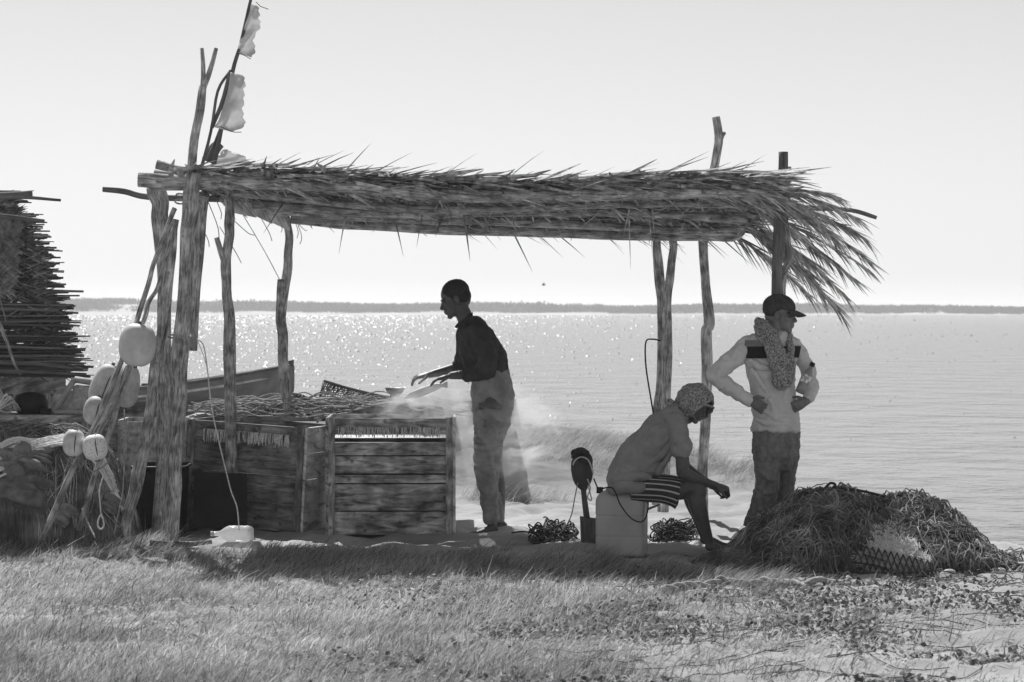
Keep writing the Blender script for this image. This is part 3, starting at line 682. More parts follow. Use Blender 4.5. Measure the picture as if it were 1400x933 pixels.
def flt(px, py, Y, a, b, lb, tilt=0, mat_=foam_wh, depth=None, strap=True):
    c = P(px, py, Y); s_ = Y/F
    root = thing('net_float', c-Vector((0, 0, b*s_)), lb, 'float', 'floats hanging on the poles at the left')
    Mx = Matrix.Rotation(tilt, 4, 'Y')
    m = MB(); prof = []
    for ph in np.linspace(-PI/2, PI/2, 15):
        prof.append((math.copysign(abs(math.cos(ph))**.75, math.cos(ph)), math.copysign(abs(math.sin(ph))**.85, math.sin(ph))))
    m.lathe((0, 0, 0), prof, None, 28)
    m.V = [tuple(c+Mx @ Vector((v[0]*a*s_, v[1]*(depth or a)*s_, v[2]*b*s_))) for v in m.V]
    m.build('foam_body', mat_, root)
    if strap:
        st = MB(); pts = [c+Mx @ Vector((.28*a*s_+(a*s_*.3)*math.sin(t)*0, (depth or a)*s_*1.02*math.cos(t), b*s_*1.03*math.sin(t))) for t in np.linspace(0, 2*PI, 30)]
        pts = [c+Mx @ Vector((a*s_*.25, (depth or a)*s_*.995*math.cos(t), b*s_*1.0*math.sin(t))) for t in np.linspace(0, 2*PI, 30)]
        st.tube(pts, .0035, 5).build('strap', twine_dk, root)
    nub = MB(); d = Mx @ Vector((0, 0, 1))
    nub.tube([c+d*b*s_*.93, c+d*b*s_*1.1], [.016, .011], 8).build('spindle_end', bark_dark, root)
    MB().tube([c-d*b*s_*.93, c-d*b*s_*1.08], [.016, .012], 8).build('spindle_end', bark_dark, root)
    return root
flt(188, 472, 16.15, 25.5, 29.5, 'largest round white foam float, highest on the crooked pole', .1, foam_plain, strap=False, depth=22)
flt(143, 528, 16.3, 19, 31, 'tall oval foam float with a dark strap, just below left of the large round one', .38, foam)
flt(131, 562, 16.15, 17, 20, 'squat foam float with a dark strap, tucked under the tall oval float', .25, foam)
flt(175, 528, 16.55, 16, 30, 'long shiny translucent float behind the poles, close to the leaning post', .12, M('dull_plastic_float', .25, .4, (12, 12, 12), 'Object', 5, .3, .2, .003, spec=.5, transl=.2), strap=False)
flt(101, 606, 15.95, 15, 18.5, 'left one of the two small foam floats tied low on the poles', .1, foam_wh)
flt(130, 612, 15.9, 17, 18, 'right one of the two small foam floats, speckled with dark pits', -.15, M('pitted_float', .45, .6, (9, 9, 9), 'Object', 6, .6, .3, .004, .35, .6, spots=(60, .2, .4)))
# net ropes hanging from the floats
hr = MB()
hr.tube(crom(PP([(142, 648, 15.95), (136, 670, 15.95), (137, 690, 15.95), (138, 704, 15.95)]), 14), .005, 6)
hr.tube(crom(PP([(138, 703, 15.95), (134, 712, 15.95), (134, 720, 15.95), (138, 724, 15.95), (142, 719, 15.95), (141, 711, 15.95), (138, 703, 15.95)]), 20), .006, 6)
tag(hr.build('rope_loop', rope_pale), 'pale rope ending in a loop, dangling under the small floats', 'rope')
hr = MB().tube(crom(PP([(170, 560, 16.2), (170, 620, 16.2), (168, 670, 16.2), (160, 710, 16.15), (156, 732, 16.1)]), 24), .004, 6)
tag(hr.build('hanging_cord', rope_mid), 'thin grey cord hanging beside the broad leaning post', 'cord')
hr = MB().tube(crom(PP([(112, 695, 15.9), (120, 715, 15.9), (130, 735, 15.8)]), 12), .006, 6)
hr.tube(crom(PP([(113, 628, 15.95), (120, 640, 15.95), (128, 645, 15.95), (146, 634, 15.95), (150, 620, 15.95)]), 14), .005, 6)
tag(hr.build('tether', rope_mid), 'frayed tether around the foot of the crooked float pole', 'rope')

# ------------------------------------------------------------ thatched hut at the far left
hut = thing('thatched_hut', (-3.75, 17.6, 0), 'dark hut with a wall of stacked palm ribs at the left edge of the photo', 'hut')
edge = [(262, 30), (280, 36), (300, 46), (325, 62), (345, 70), (365, 78), (395, 80), (415, 90), (440, 98), (470, 104), (490, 112), (512, 118)]
rib_m = M('palm_rib', .03, .14, (60, 4, 1), 'UV', 6, .8, .4, .004, island=.6)
ye, xe = zip(*edge); st = []; rad = []
HY = 17.3
for i in range(480):
    y = rng.uniform(268, 512); y = round(y/9.5)*9.5+rng.normal(0, 1.7)
    x1 = np.interp(y, ye, xe)+rng.normal(-6, 11); x0 = -150
    Yd = HY+rng.uniform(0, .35)+(512-y)*.0015
    tl_ = rng.normal(0, 2.5)+2
    st.append([list(P(x0+(x1-x0)*t, y+tl_*(t-1)+rng.normal(0, .5), Yd+.0*t)) for t in np.linspace(0, 1, 8)]); rad.append(np.linspace(.018, .007, 8)*rng.uniform(.5, 1.4))
V, Q, U = tubes_np(np.array(st), np.array(rad), 5); mesh_np('palm_ribs', V, Q, rib_m, hut, U)
n = 3800
y = rng.uniform(272, 512, n); x = np.minimum(rng.uniform(-150, 118, n), np.interp(y, ye, xe)-rng.exponential(14, n)-26)
p = np.array([list(P(a, b, HY+.12+rng.uniform(0, .3))) for a, b in zip(x, y)])
el = rng.choice([-.55, .5], n)*rng.uniform(.3, 1.2, n)
D = unit(np.stack([np.cos(el), rng.normal(0, .12, n), np.sin(el)], 1))
V, Q = blades_np(p, D, rng.uniform(.06, .15, n), .013, D*0, unit(np.cross(D, np.array([0, 1., 0])+rng.normal(0, .2, (n, 3)))), 2, .2)
k_ = rng.random(n) > -1
# herringbone mat at the far left front
n2 = 1500; y = rng.uniform(300, 400, n2); x = rng.uniform(-60, 22, n2)-(y-300)*.1
p = np.array([list(P(a, b, HY-.03)) for a, b in zip(x, y)]); el = rng.choice([-.7, .7], n2)+rng.normal(0, .1, n2)
D = np.stack([np.cos(el), 0*el, np.sin(el)], 1)
V2, Q2 = blades_np(p, D, .09, .012, D*0, unit(np.cross(D, np.array([0, 1., 0])+rng.normal(0, .15, (n2, 3)))), 2, .5)
V, Q = cat((V, Q), (V2, Q2)); mesh_np('thatch', V, Q, thatch_dk, hut)
for pts, r0, r1 in ((PP([(-60, 271, 17.2), (0, 268, 17.2), (44, 265, 17.2)]), .03, .024), (PP([(-60, 269, 17.25), (30, 270, 17.2), (83, 274, 17.2)]), .015, .009), (PP([(-60, 290, 17.2), (20, 297, 17.2), (60, 303, 17.2)]), .017, .015),
                    (PP([(-30, 262, 17.2), (10, 264, 17.2), (46, 261, 17.2)]), .006, .003), (PP([(-60, 495, 17.2), (40, 497, 17.2), (112, 505, 17.2)]), .022, .012), (PP([(-60, 507, 17.2), (40, 509, 17.2), (118, 512, 17.2)]), .018, .01)):
    MB().stick(pts, r0, r1, 8, wob=.002).build('cross_pole', bark_dark, hut)
MB().stick(PP([(-14, 420, 17.1), (8, 460, 17.1), (18, 490, 17.1), (28, 512, 17.1)]), .016, .011, 8, wob=.004).build('branch', bark, hut)
MB().stick(PP([(-14, 380, 17.1), (0, 410, 17.1), (8, 440, 17.1)]), .008, .004, 8, wob=.004).build('branch', bark, hut)
for x, Y in ((-60, 17.7), (-10, 17.8)):
    MB().stick([P(x, 600, Y)-Vector((0, 0, .8)), P(x, 500, Y), P(x-4, 290, Y)], .05, .045, 10).build('post', bark_dark, hut)
b = MB(); wl = [P(-120, 612, 18.1), P(96, 612, 18.1), P(96, 516, 18.1), P(-120, 516, 18.1)]
for i in range(4):
    y0 = 516+i*24
    b.hexa([P(-120, y0+23, 18.1), P(90, y0+23, 18.1), P(90, y0+23, 18.12), P(-120, y0+23, 18.12), P(-120, y0, 18.1), P(90, y0, 18.1), P(90, y0, 18.12), P(-120, y0, 18.12)])
b.build('wall_board', crate_dark, hut)
b = MB(); b.hexa([P(-80, 700, 17.75), P(88, 700, 17.75), P(88, 700, 17.8), P(-80, 700, 17.8), P(-80, 539, 17.75), P(84, 539, 17.75), P(84, 539, 17.8), P(-80, 539, 17.8)], 2); b.build('lower_board', crate_wood, hut)

# ------------------------------------------------------------ things on the left: bench, tray, pot, piled nets
def frame_box(name, c000, ux, uy, uz, L, Wd, H, mat_, parent, t=.02):
    pass
bn = thing('work_bench', P(50, 735, 17.0), 'long weathered bench behind the heap of nets at the far left', 'bench')
b = MB(); b.hexa([P(-90, 582, 16.9), P(112, 582, 16.9), P(112, 582, 16.94), P(-90, 582, 16.94), P(-90, 568, 16.9), P(112, 568, 16.9), P(112, 568, 16.94), P(-90, 568, 16.94)]); b.build('side_board', crate_wood, bn)
b = MB(); z1 = P(0, 568, 16.9).z; b.box((-4.0, 16.943, z1-.03), (-2.98, 17.6, z1-.004)); b.build('bench_top', crate_wood, bn)
for x in (-3.9, -3.05):
    for y in (16.96, 17.5): MB().box((x, y, -.02), (x+.07, y+.07, z1-.032), 2).build('leg', crate_wood, bn)
tr = thing('wooden_tray', P(110, 568, 17.1), 'pale painted tray standing tilted on its edge behind the tall oval float', 'tray')
cs = [(74, 563), (102, 519), (140, 525), (150, 566)]
def quad_slab(px4, Y, d, off=(0, 0)):
    f = [P(x, y, Y) for x, y in px4]; g = [P(x+off[0], y+off[1], Y+d) for x, y in px4]
    return [f[0], f[3], g[3], g[0], f[1], f[2], g[2], g[1]]
tray_m = M('speckled_grey_board', .17, .3, (30, 30, 30), 'Object', 7, .8, .3, .003)
MB().hexa(quad_slab([(81, 561), (104, 526), (138, 531), (145, 563)], 17.12, .015)).build('panel', tray_m, tr)
b = MB()
for a_, c_ in (((74, 563), (102, 519)), ((102, 519), (142, 525)), ((142, 525), (152, 566)), ((74, 563), (152, 567))):
    b.stick(PP([(a_[0], a_[1], 17.09), (c_[0], c_[1], 17.09)]), .022, .022, 4, wob=0, lump=0)
b.build('rim', M('pale_rim', .3, .42, (30, 30, 30), 'Object', 7, .8, .3, .003, K=1), tr)
zb = P(0, 568, 17.2).z
b = MB(); cpx = P(42, 552, 17.2); b.lathe((cpx.x, 17.2, zb+.002), [(.0, 0), (.07, 0), (.12, .04), (.125, .09), (.1, .14), (.05, .16), (0, .165)])
tag(b.build('cooking_pot', black_pl), 'round black pot on the bench beneath the hut', 'pot')
b = MB(); c_ = P(66, 560, 17.15); b.box((c_.x-.05, 17.1, zb), (c_.x+.03, 17.2, zb+.05)); b.tube([c_+Vector((-.15, 0, -.03)), c_+Vector((-.02, 0, .03))], .006, 6)
tag(b.build('hand_brush', black_pl), 'small black brush lying right of the pot on the bench', 'brush')
cl = MB()
for i in range(26):
    x = rng.uniform(-30, 14); cl.tube(crom(PP([(x-20, 566, 17.0), (x-4, 556+rng.normal(0, 4), 17.0), (x+8, 546+rng.normal(0, 6), 17.05), (x+16, 562, 17.1)]), 10), .006, 5)
tag(cl.build('rope_hank', rope_pale), 'hank of pale rope lying left of the black pot', 'rope')

def mound(name, prof, Yc, ry, seed, mat_, parent=None, amp=.05, front=.8):
    """heightfield mound; prof = [(px, py_top)] outline measured at depth Yc"""
    xs_ = np.array([P(a, b, Yc).x for a, b in prof]); zs_ = np.array([P(a, b, Yc).z for a, b in prof])
    def H(X, Y):
        h = np.interp(X, xs_, zs_, left=-.1, right=-.1); q = (Y-Yc)/np.where(Y < Yc, ry*front, ry)
        s_ = np.clip(1-q*q, 0, 1)**.5
        g = ground_z(X, Y, False)
        return g-.05+np.maximum(h-g+.05, 0)*s_+(fbm(X, Y, 6, 3, seed)-.45)*amp*s_
    return H, xs_[0], xs_[-1]
def onH(H, pts, y0, y1, off=.025):
    out = []
    Yt = np.arange(y0, y1, .01); last = (y0+y1)/2
    for (a_, b_) in pts:
        q = [P(a_, b_, a) for a in Yt]; hz_ = H(np.array([v.x for v in q]), Yt); k_ = np.where(np.array([v.z for v in q]) < hz_)[0]
        if len(k_): last = Yt[k_[0]]
        out.append(P(a_, b_, last-off))
    return out
def mound_mesh(H, x0, x1, Yc, ry, dx=.03):
    Xg, Yg = np.meshgrid(np.arange(x0-.02, x1+.02, dx), np.arange(Yc-ry*1.02, Yc+ry*1.02, dx)); Zg = H(Xg, Yg)
    ny, nx = Xg.shape; i = np.arange(ny-1)[:, None]*nx+np.arange(nx-1)[None]
    return np.stack([Xg, Yg, Zg], -1).reshape(-1, 3), np.stack([i, i+1, i+1+nx, i+nx], -1).reshape(-1, 4)
def strands(H, x0, x1, y0, y1, n, m_, step, r_, lift, dir0=0, dirs=1.0, curl=.5, loft_=0.0):
    x = rng.uniform(x0, x1, n); y = rng.uniform(y0, y1, n); a = rng.normal(dir0, dirs, n); k_ = rng.normal(0, curl, n)
    Ps = []; dy = .0
    lf = rng.uniform(.0, lift, n)
    for j in range(m_):
        z = H(x, y)+lf+loft_*np.sin(j/(m_-1)*PI)*rng.random(n)**3
        Ps.append(np.stack([x, y, z], 1)); x = x+np.cos(a)*step; y = y+np.sin(a)*step; a = a+k_*.35+rng.normal(0, .16, n)
    Pl = np.stack(Ps, 1)
    return tubes_np(Pl, r_*np.random.default_rng(3).uniform(.6, 1.5, (n, 1)), 4)
tarp_m = M('dark_tarp', .03, .12, (7, 7, 7), 'Object', 5, .6, .6, .02, .35, .65, big=.4, bigscale=4)
heap = thing('net_heap', P(60, 735, 16.6), 'heap of dark tarps, nets and ropes at the lower left behind the float poles', 'net heap')
H1, a0, a1 = mound('m', [(-150, 600), (-60, 590), (0, 588), (60, 586), (110, 590), (140, 606), (160, 640), (176, 690), (186, 740)], 16.55, .5, 51, None, amp=.12)
V, Q = mound_mesh(H1, a0, a1, 16.55, .5, .018); V[:, 2] += .06*np.abs(fbm(V[:, 0]*1.2, V[:, 1]+V[:, 2]*.8, 5, 3, 61)-.45)*2
mesh_np('tarp', V, Q, tarp_m, heap, None, True)
S1 = strands(H1, -4.0, -2.75, 16.15, 16.9, 500, 14, .04, .0032, .04, 0, 1.4, .7)
mesh_np('netting', S1[0], S1[1], twine, heap)
ar = []
for i in range(34):
    y0 = rng.uniform(604, 650); ym = 584+rng.uniform(0, 14)+i*.3
    ar.append(crom(onH(H1, [(-60, y0+30), (-20, y0+12), (20, y0-8), (50, ym+12), (95, ym+6), (130, ym+16+i*.5), (150+i*.6, ym+50+i*1.6)], 15.7, 16.9, .05), 26))
V, Q, U = tubes_np(np.array(ar), .008, 5); mesh_np('ropes', V, Q, rope_pale, heap, U)
ar = []
for i in range(14):
    x = rng.uniform(56, 150); ar.append(crom(onH(H1, [(x, 625), (x+rng.normal(4, 6), 655), (x+rng.normal(-4, 8), 690), (x+rng.normal(8, 8), 722)], 15.7, 16.9), 14))
V, Q, U = tubes_np(np.array(ar), .004, 5); mesh_np('hanging_ropes', V, Q, rope_mid, heap, U)
# crumpled cloths pushed into the heap
for (px, py, rx, rz, col, lb) in ((34, 628, 36, 18, .13, 'crumpled grey cloth on the net heap'), (30, 668, 46, 26, .1, 'dark crumpled sack under the grey cloth'), (88, 702, 16, 16, .2, 'small pale crumpled bag low in the net heap'), (150, 692, 14, 14, .12, 'dark netting bag by the foot of the leaning post')):
    c = onH(H1, [(px, py)], 15.7, 16.9, .0)[0]; s_ = 16.1/F; m = MB(); m.ball(c, (rx*s_, .10, rz*s_), None, 90, 60)
    V = np.array(m.V); d = V-np.array(c); nn = np.abs(fbm(V[:, 0]*.6+px+V[:, 2]*.5, V[:, 2]*1.2+V[:, 1], 11, 3, 5)-.45)*2+.6*(fbm(V[:, 0]+px, V[:, 2], 4, 2, 9)-.4)
    V = np.array(c)+d*(.75+1.3*nn[:, None]); m.V = [tuple(v) for v in V]
    tag(m.build('crumpled_cloth', M('cloth', col*.7, col*1.4, (12, 12, 12), 'Object', 5, .8, .7, .01, transl=.1)), lb, 'cloth')
# ------------------------------------------------------------ crates
def crate(root, Mx, W_, D_, H_, rows, mat_, t=.02, post_w=.048, gap=None, rail=None):
    """box local: x 0..W, y 0..D (0 = front), z 0..H; rows = z boundaries of boards on the front"""
    for z0, z1, pr in rows:
        dy_ = random.uniform(-.004, .006); MB().box((post_w*.3, -.0+(-.012 if pr else dy_), z0+.0025), (W_-post_w*.3, t+dy_, z1-.002+random.uniform(-.003, .001)), 0, Mx).build('rail' if pr else 'front_board', mat_, root)
    for x in (0, W_-post_w): MB().box((x, -.018, 0), (x+post_w, -.0025 if 0 else -.014+.002, H_), 2, Mx).build('corner_post', mat_, root) if 0 else MB().box((x, -.02, 0), (x+post_w, -.0145, H_), 2, Mx).build('corner_post', mat_, root)
    n_ = 4
    for i in range(n_):
        z0 = H_*i/n_; z1 = H_*(i+1)/n_
        MB().box((W_+.001, 0, z0+.003), (W_+t, D_, z1-.003), 1, Mx).build('side_board', root_side, root)
        MB().box((-t, 0, z0+.003), (-.001, D_, z1-.003), 1, Mx).build('side_board', mat_, root)
        MB().box((0, D_, z0+.003), (W_, D_+t, z1-.003), 0, Mx).build('back_board', mat_, root)
    MB().box((0, t, .02), (W_, D_-.002, .04), 0, Mx).build('bottom_board', mat_, root)
def hooks(root, Mx, x0, x1, z, drop, n, mat_, y=-.028):
    ps = []
    for x in np.sort(rng.uniform(x0, x1, n)):
        dr = drop*rng.uniform(.7, 1.15); s_ = rng.normal(0, .008)
        ps.append([list(Mx @ Vector(v)) for v in ((x, y+.03, z), (x, y, z-.004), (x+s_*.5, y-.003, z-dr*.5), (x+s_, y-.002, z-dr))])
    V, Q, U = tubes_np(np.array(ps), .0028, 4); return mesh_np('line_fringe', V, Q, mat_, root, U)
# crate B (right, square to the camera)
o = P(449, 733, 17.05); B0 = Matrix.Translation((o.x, o.y, 0)) @ Matrix.Rotation(.02, 4, 'Z')
s_ = 17.05/F; WB = 170*s_; HB = 163*s_
cb = thing('fish_crate', (o.x+WB/2, o.y, 0), 'square wooden fish crate with fringe of lines, standing before the man in the dark shirt', 'crate', 'large wooden fish crates')
root_side = pale_wood  # right sides coloured paler than the fronts, as if light fell on them
Z = lambda y: (733-y)*s_
rows = [(Z(731), Z(699), 0), (Z(698), Z(661), 0), (Z(660), Z(648), 1), (Z(647), Z(623), 0), (Z(622), Z(604), 1), (Z(594), Z(571), 1)]
crate(cb, B0, WB, .62, HB, rows, crate_wood)
hooks(cb, B0, .07, WB-.08, Z(583), .066, 120, rope_pale)
zt = HB
# white sheet standing in for the light seen through the slot
MB().box((.02, .03, HB-.15), (WB-.02, .58, HB-.145), 0, B0).build('slot_light_sheet', foam, cb)
# crate A (left, turned)
o = P(410, 724, 17.3); angA = -.42
WA = .90; HA = .76
A0 = Matrix.Translation((o.x, o.y, 0)) @ Matrix.Rotation(angA, 4, 'Z') @ Matrix.Translation((-WA, 0, 0))
A0 = Matrix.Translation((o.x, o.y, 0)) @ Matrix.Rotation(-.30, 4, 'Z') @ Matrix.Rotation(.055, 4, 'Y') @ Matrix.Translation((-WA, 0, 0))
ca = thing('fish_crate', (o.x-.4, o.y+.1, 0), 'dark wooden fish crate turned at an angle, behind the cord with the bottle', 'crate', 'large wooden fish crates')
zz = np.array([0, .16, .30, .33, .45, .57, .60, .76])
rows = [(0, .2, 0), (.2, .40, 0), (.40, .445, 1), (.445, .62, 0), (.62, .76, 1)]
crate(ca, A0, WA, .52, HA, rows, crate_dark)
hooks(ca, A0, .12, WA-.10, .70, .085, 130, rope_pale)
# crate C (behind the left posts), with a tub before it
o = P(184, 700, 17.6); C0 = Matrix.Translation((o.x-.1, o.y, 0)) @ Matrix.Rotation(.03, 4, 'Z')
cc = thing('fish_crate', (o.x+.1, o.y, 0), 'grey mottled fish crate half hidden behind the left posts', 'crate', 'large wooden fish crates')
root_side = crate_wood
crate(cc, C0, .48, .5, .80, [(0, .2, 0), (.2, .4, 0), (.4, .79, 0)], M('mottled_board', .12, .35, (20, 20, 20), 'Object', 6, .8, .4, .004, .35, .6))
tb = thing('black_tub', P(214, 725, 17.1), 'black plastic tub with a raised rim on the ground behind the thick left post', 'tub')
def tub(x0, y0, z0, x1, y1, z1, root):
    c = Vector(((x0+x1)/2, (y0+y1)/2, 0)); hx = (x1-x0)/2; hy = (y1-y0)/2
    m = MB(); m.sect([(c+Vector((0, 0, z0+(z1-z0)*t)), Vector((hx*(.88+.12*t), 0, 0)), Vector((0, hy*(.88+.12*t), 0))) for t in np.linspace(0, 1, 6)]+[(c+Vector((0, 0, z0+(z1-z0)*t)), Vector((hx*(.85+.12*t), 0, 0)), Vector((0, hy*(.85+.12*t), 0))) for t in np.linspace(1, .1, 5)], 32, 6)
    m.build('tub_body', black_pl, root)
    pts = [c+Vector((hx*1.03*math.copysign(abs(math.cos(a))**.35, math.cos(a)), hy*1.03*math.copysign(abs(math.sin(a))**.35, math.sin(a)), z1)) for a in np.linspace(0, 2*PI, 50)]
    MB().tube(pts, .012, 6).build('rim', black_pl, root)
p0 = P(178, 640, 17.0); p1 = P(250, 722, 17.0); tub(p0.x, 17.0, .0, p1.x, 17.45, p0.z, tb)
tb2 = thing('dark_panel', P(300, 725, 16.95), 'dark sheet of board leaning against the angled crate', 'board')
p0 = P(258, 645, 17.1); p1 = P(338, 720, 17.0); MB().hexa([P(262, 721, 17.0), P(338, 723, 16.95), P(338, 723, 16.98), P(262, 721, 17.03), P(266, 645, 17.15), P(338, 648, 17.1), P(338, 648, 17.13), P(266, 645, 17.18)]).build('board_face', black_pl, tb2)

# ------------------------------------------------------------ work table with lines, net, bowl
wt = thing('work_table', (-1.4, 18.4, 0), 'low plank table behind the crates, covered with coiled lines', 'table')
zt = .80
for i in range(4): MB().box((-2.45, 18.0+i*.2, zt-.03), (-.45, 18.195+i*.2, zt), 0).build('top_board', crate_wood, wt)
for x in (-2.4, -.56):
    for y in (18.02, 18.1): MB().box((x, y, -.05), (x+.08, y+.08, zt-.032), 2).build('leg', crate_dark, wt)
def HT(X, Y): return zt+.02+.09*np.clip(vn(X, Y, 4, 3), 0, 1)+0*Y
ar = []; n = 260
for i in range(n):
    x = rng.uniform(-2.45, -.75); y = rng.uniform(17.95, 18.2); L = rng.uniform(.3, .8); a = rng.normal(0, .25); h = zt+rng.uniform(.0, .13); cu = rng.normal(0, .05)
    ar.append([[x+L*t*math.cos(a), y+L*t*math.sin(a)+.05*math.sin(3*t), h+cu*math.sin(PI*t)*.5+.012*math.sin(t*12+i)] for t in np.linspace(0, 1, 14)])
ar = np.array(ar); ar[:, :, 2] = np.maximum(ar[:, :, 2], zt+.006)
V, Q, U = tubes_np(ar, .0055, 5)
tag(mesh_np('line_heap', V, Q, rope_mid, None, U), 'tangle of pale fishing lines spread along the table behind the crates', 'fishing line', kind='stuff')
hp = MB(); pts = crom(PP([(398, 545, 18.2), (412, 548, 18.1), (430, 560, 18.0), (440, 574, 17.9)]), 14)
for i in range(len(pts)-1):
    a_, c_ = Vector(pts[i]), Vector(pts[i+1]); d = Vector((0, .012, 0)); w_ = (c_-a_).cross(Vector((0, 1, 0))).normalized()*.045; 
    hp.hexa([a_-w_, c_-w_, c_-w_+d*3, a_-w_+d*3, a_+w_, c_+w_, c_+w_+d*3, a_+w_+d*3], 0, .1)
tag(hp.build('bent_board', crate_wood), 'curved wooden strip propped between the two large crates', 'board')
# net hung like a low tent
nt_ = thing('landing_net', P(480, 550, 18.5), 'dark landing net propped up like a low tent behind the right crate', 'net')
A_, B_, C_, D_ = P(443, 521, 18.45), P(436, 549, 18.3), P(536, 548, 18.3), P(470, 549, 18.2)
rim = MB().tube(crom([A_, P(480, 532, 18.4), P(540, 546, 18.35)], 12), .011, 6).tube([A_, B_], .009, 6); rim.build('frame', bark_dark, nt_)
ln = []
for t in np.linspace(0, 1, 30):
    e0 = A_.lerp(P(540, 546, 18.35), t); e1 = B_.lerp(C_, t)
    for q in (t,): ln.append([list(e0.lerp(e1, f)+Vector((0, -.02*math.sin(PI*f), 0))) for f in np.linspace(0, 1, 6)])
for f in np.linspace(0, 1, 9):
    e0 = A_.lerp(B_, f); e1 = P(540, 546, 18.35).lerp(C_, f); ln.append([list(e0.lerp(e1, g)) for g in np.linspace(0, 1, 6)])
for i in range(90):
    t = rng.random(); e0 = A_.lerp(P(540, 546, 18.35), t); e1 = B_.lerp(C_, np.clip(t+rng.normal(-.1, .15), 0, 1)); f0 = 0; f1 = rng.uniform(.3, .8)
    ln.append([list(e0.lerp(e1, f0+(f1-f0)*g)+Vector((0, rng.uniform(0, .05), 0))) for g in np.linspace(0, 1, 6)])
V, Q, U = tubes_np(np.array(ln), .003, 4); mesh_np('mesh', V, Q, twine_dk, nt_)
# dark canvas ridge under the bowl
def slab_heap(name, prof, Y, d, mat_, lb, ct):
    m = MB(); n = len(prof)
    q = crom(prof, 30); zb_ = zt
    st = [(P(x, y, Y).lerp(Vector((P(x, y, Y).x, Y, zb_)), .5), Vector((0, 0, max(.012, (P(x, y, Y).z-zb_)/2))), Vector((0, d, 0))) for x, y in q]
    m.sect(st, 18, 2.4); return tag(m.build(name, mat_), lb, ct)
canvas = M('dark_canvas', .05, .12, (18, 18, 18), 'Object', 5, .85, .6, .01)
slab_heap('canvas_roll', [(478, 562), (495, 553), (520, 547), (560, 546), (590, 552), (608, 562), (622, 571)], 18.1, .22, canvas, 'dark canvas heap on the table that carries the bowl', 'canvas')
bw = P(540, 545, 18.1); s_ = 18.1/F
b = MB().lathe((bw.x, 18.1, bw.z-.004), [(0, 0), (8*s_, 0), (7.5*s_, .012), (6.5*s_, .022), (8*s_, .034), (12*s_, .06), (14*s_, .084), (13*s_, .084), (8*s_, .045), (0, .035)])
tag(b.build('bowl', metal_dk), 'dark footed bowl standing on the canvas heap', 'bowl')
# round float on the table
flt2 = P(578, 550, 18.0)
b = MB().ball(flt2, (13.5*18/F, .07, 10*18/F), None, 20, 14)
rf = thing('jug', flt2-Vector((0, 0, .06)), 'small rounded plastic jug lying under the hands of the man at the crates', 'jug'); b.build('jug_body', foam, rf)
MB().tube([flt2+Vector((-.01, -.03, .045)), flt2+Vector((-.012, -.035, .062))], .014, 10).build('jug_opening', black_pl, rf)

# ------------------------------------------------------------ people
def head(m, c, fwd, up, s=1.0, ears=True, f_nose=1.0):
    fwd = Vector(fwd).normalized(); up = Vector(up); up = (up-fwd*up.dot(fwd)).normalized(); side = up.cross(fwd)
    R = Matrix((fwd, side, up)).transposed().to_4x4(); c = Vector(c)
    def W(x, y, z): return c+R @ Vector((x*s, y*s, z*s))
    def E(x, y, z, a, b_, d): m.ball(W(x, y, z), (a*s, b_*s, d*s), R, 18, 12)
    E(-.014, 0, .038, .100, .076, .086); E(.035, 0, -.015, .056, .063, .088); E(.040, 0, -.068, .048, .050, .042); E(.074, 0, -.098, .020, .023, .018)
    E(-.04, 0, -.01, .07, .06, .07)
    m.limb([(W(.086, 0, .016), .008*s), (W(.098, 0, -.01), .010*s), (W(.108*f_nose, 0, -.026), .0135*s)])
    for q in (-1, 1):
        E(.097, q*.013, -.033, .012, .009, .009); E(.080, q*.030, .024, .016, .027, .009); E(.060, q*.044, -.018, .026, .021, .022)
        if ears: E(-.004, q*.079, -.008, .020, .008, .031)
    E(.092, 0, -.057, .013, .026, .0075); E(.088, 0, -.071, .013, .023, .0085)
    return W, R
def hand(m, wrist, d, up, s=1.0, thumb=1, curl=.4, spread=.10):
    """d: direction wrist->fingers, up: back of the hand; thumb=+1/-1 side"""
    d = Vector(d).normalized(); up = Vector(up); up = (up-d*up.dot(d)).normalized(); sd_ = d.cross(up)*thumb
    w_ = Vector(wrist)
    st = [(w_+d*x*s, sd_*y*s, up*z*s) for x, y, z in ((-.02, .025, .018), (.01, .029, .018), (.04, .038, .017), (.07, .042, .0155), (.09, .041, .013), (.097, .036, .008))]
    m.sect(st, 14, 2.4)
    for i, (L, off) in enumerate(((.070, .030), (.080, .010), (.074, -.011), (.057, -.031))):
        p = w_+d*.088*s+sd_*off*s; dd = (d+sd_*spread*(1.2-i*.8)).normalized(); a = 0; pts = [(p-dd*.012*s, .0092*s)]
        for j, f in enumerate((.42, .32, .26)):
            a += curl*(1, 1.25, .8)[j]; v = dd*math.cos(a)-up*math.sin(a); p = p+v*L*f*s; pts.append((p.copy(), (.0088-.0009*j)*s))
        m.limb(pts, 8)
    p = w_+d*.022*s+sd_*.026*s-up*.004*s; v = (d*.62+sd_*.75-up*.25).normalized(); v2 = (d*.9+sd_*.3-up*.4).normalized()
    m.limb([(p-v*.01, .014*s), (p+v*.032*s, .0115*s), (p+v*.032*s+v2*.030*s, .0095*s), (p+v*.032*s+v2*.052*s, .0085*s)], 8)
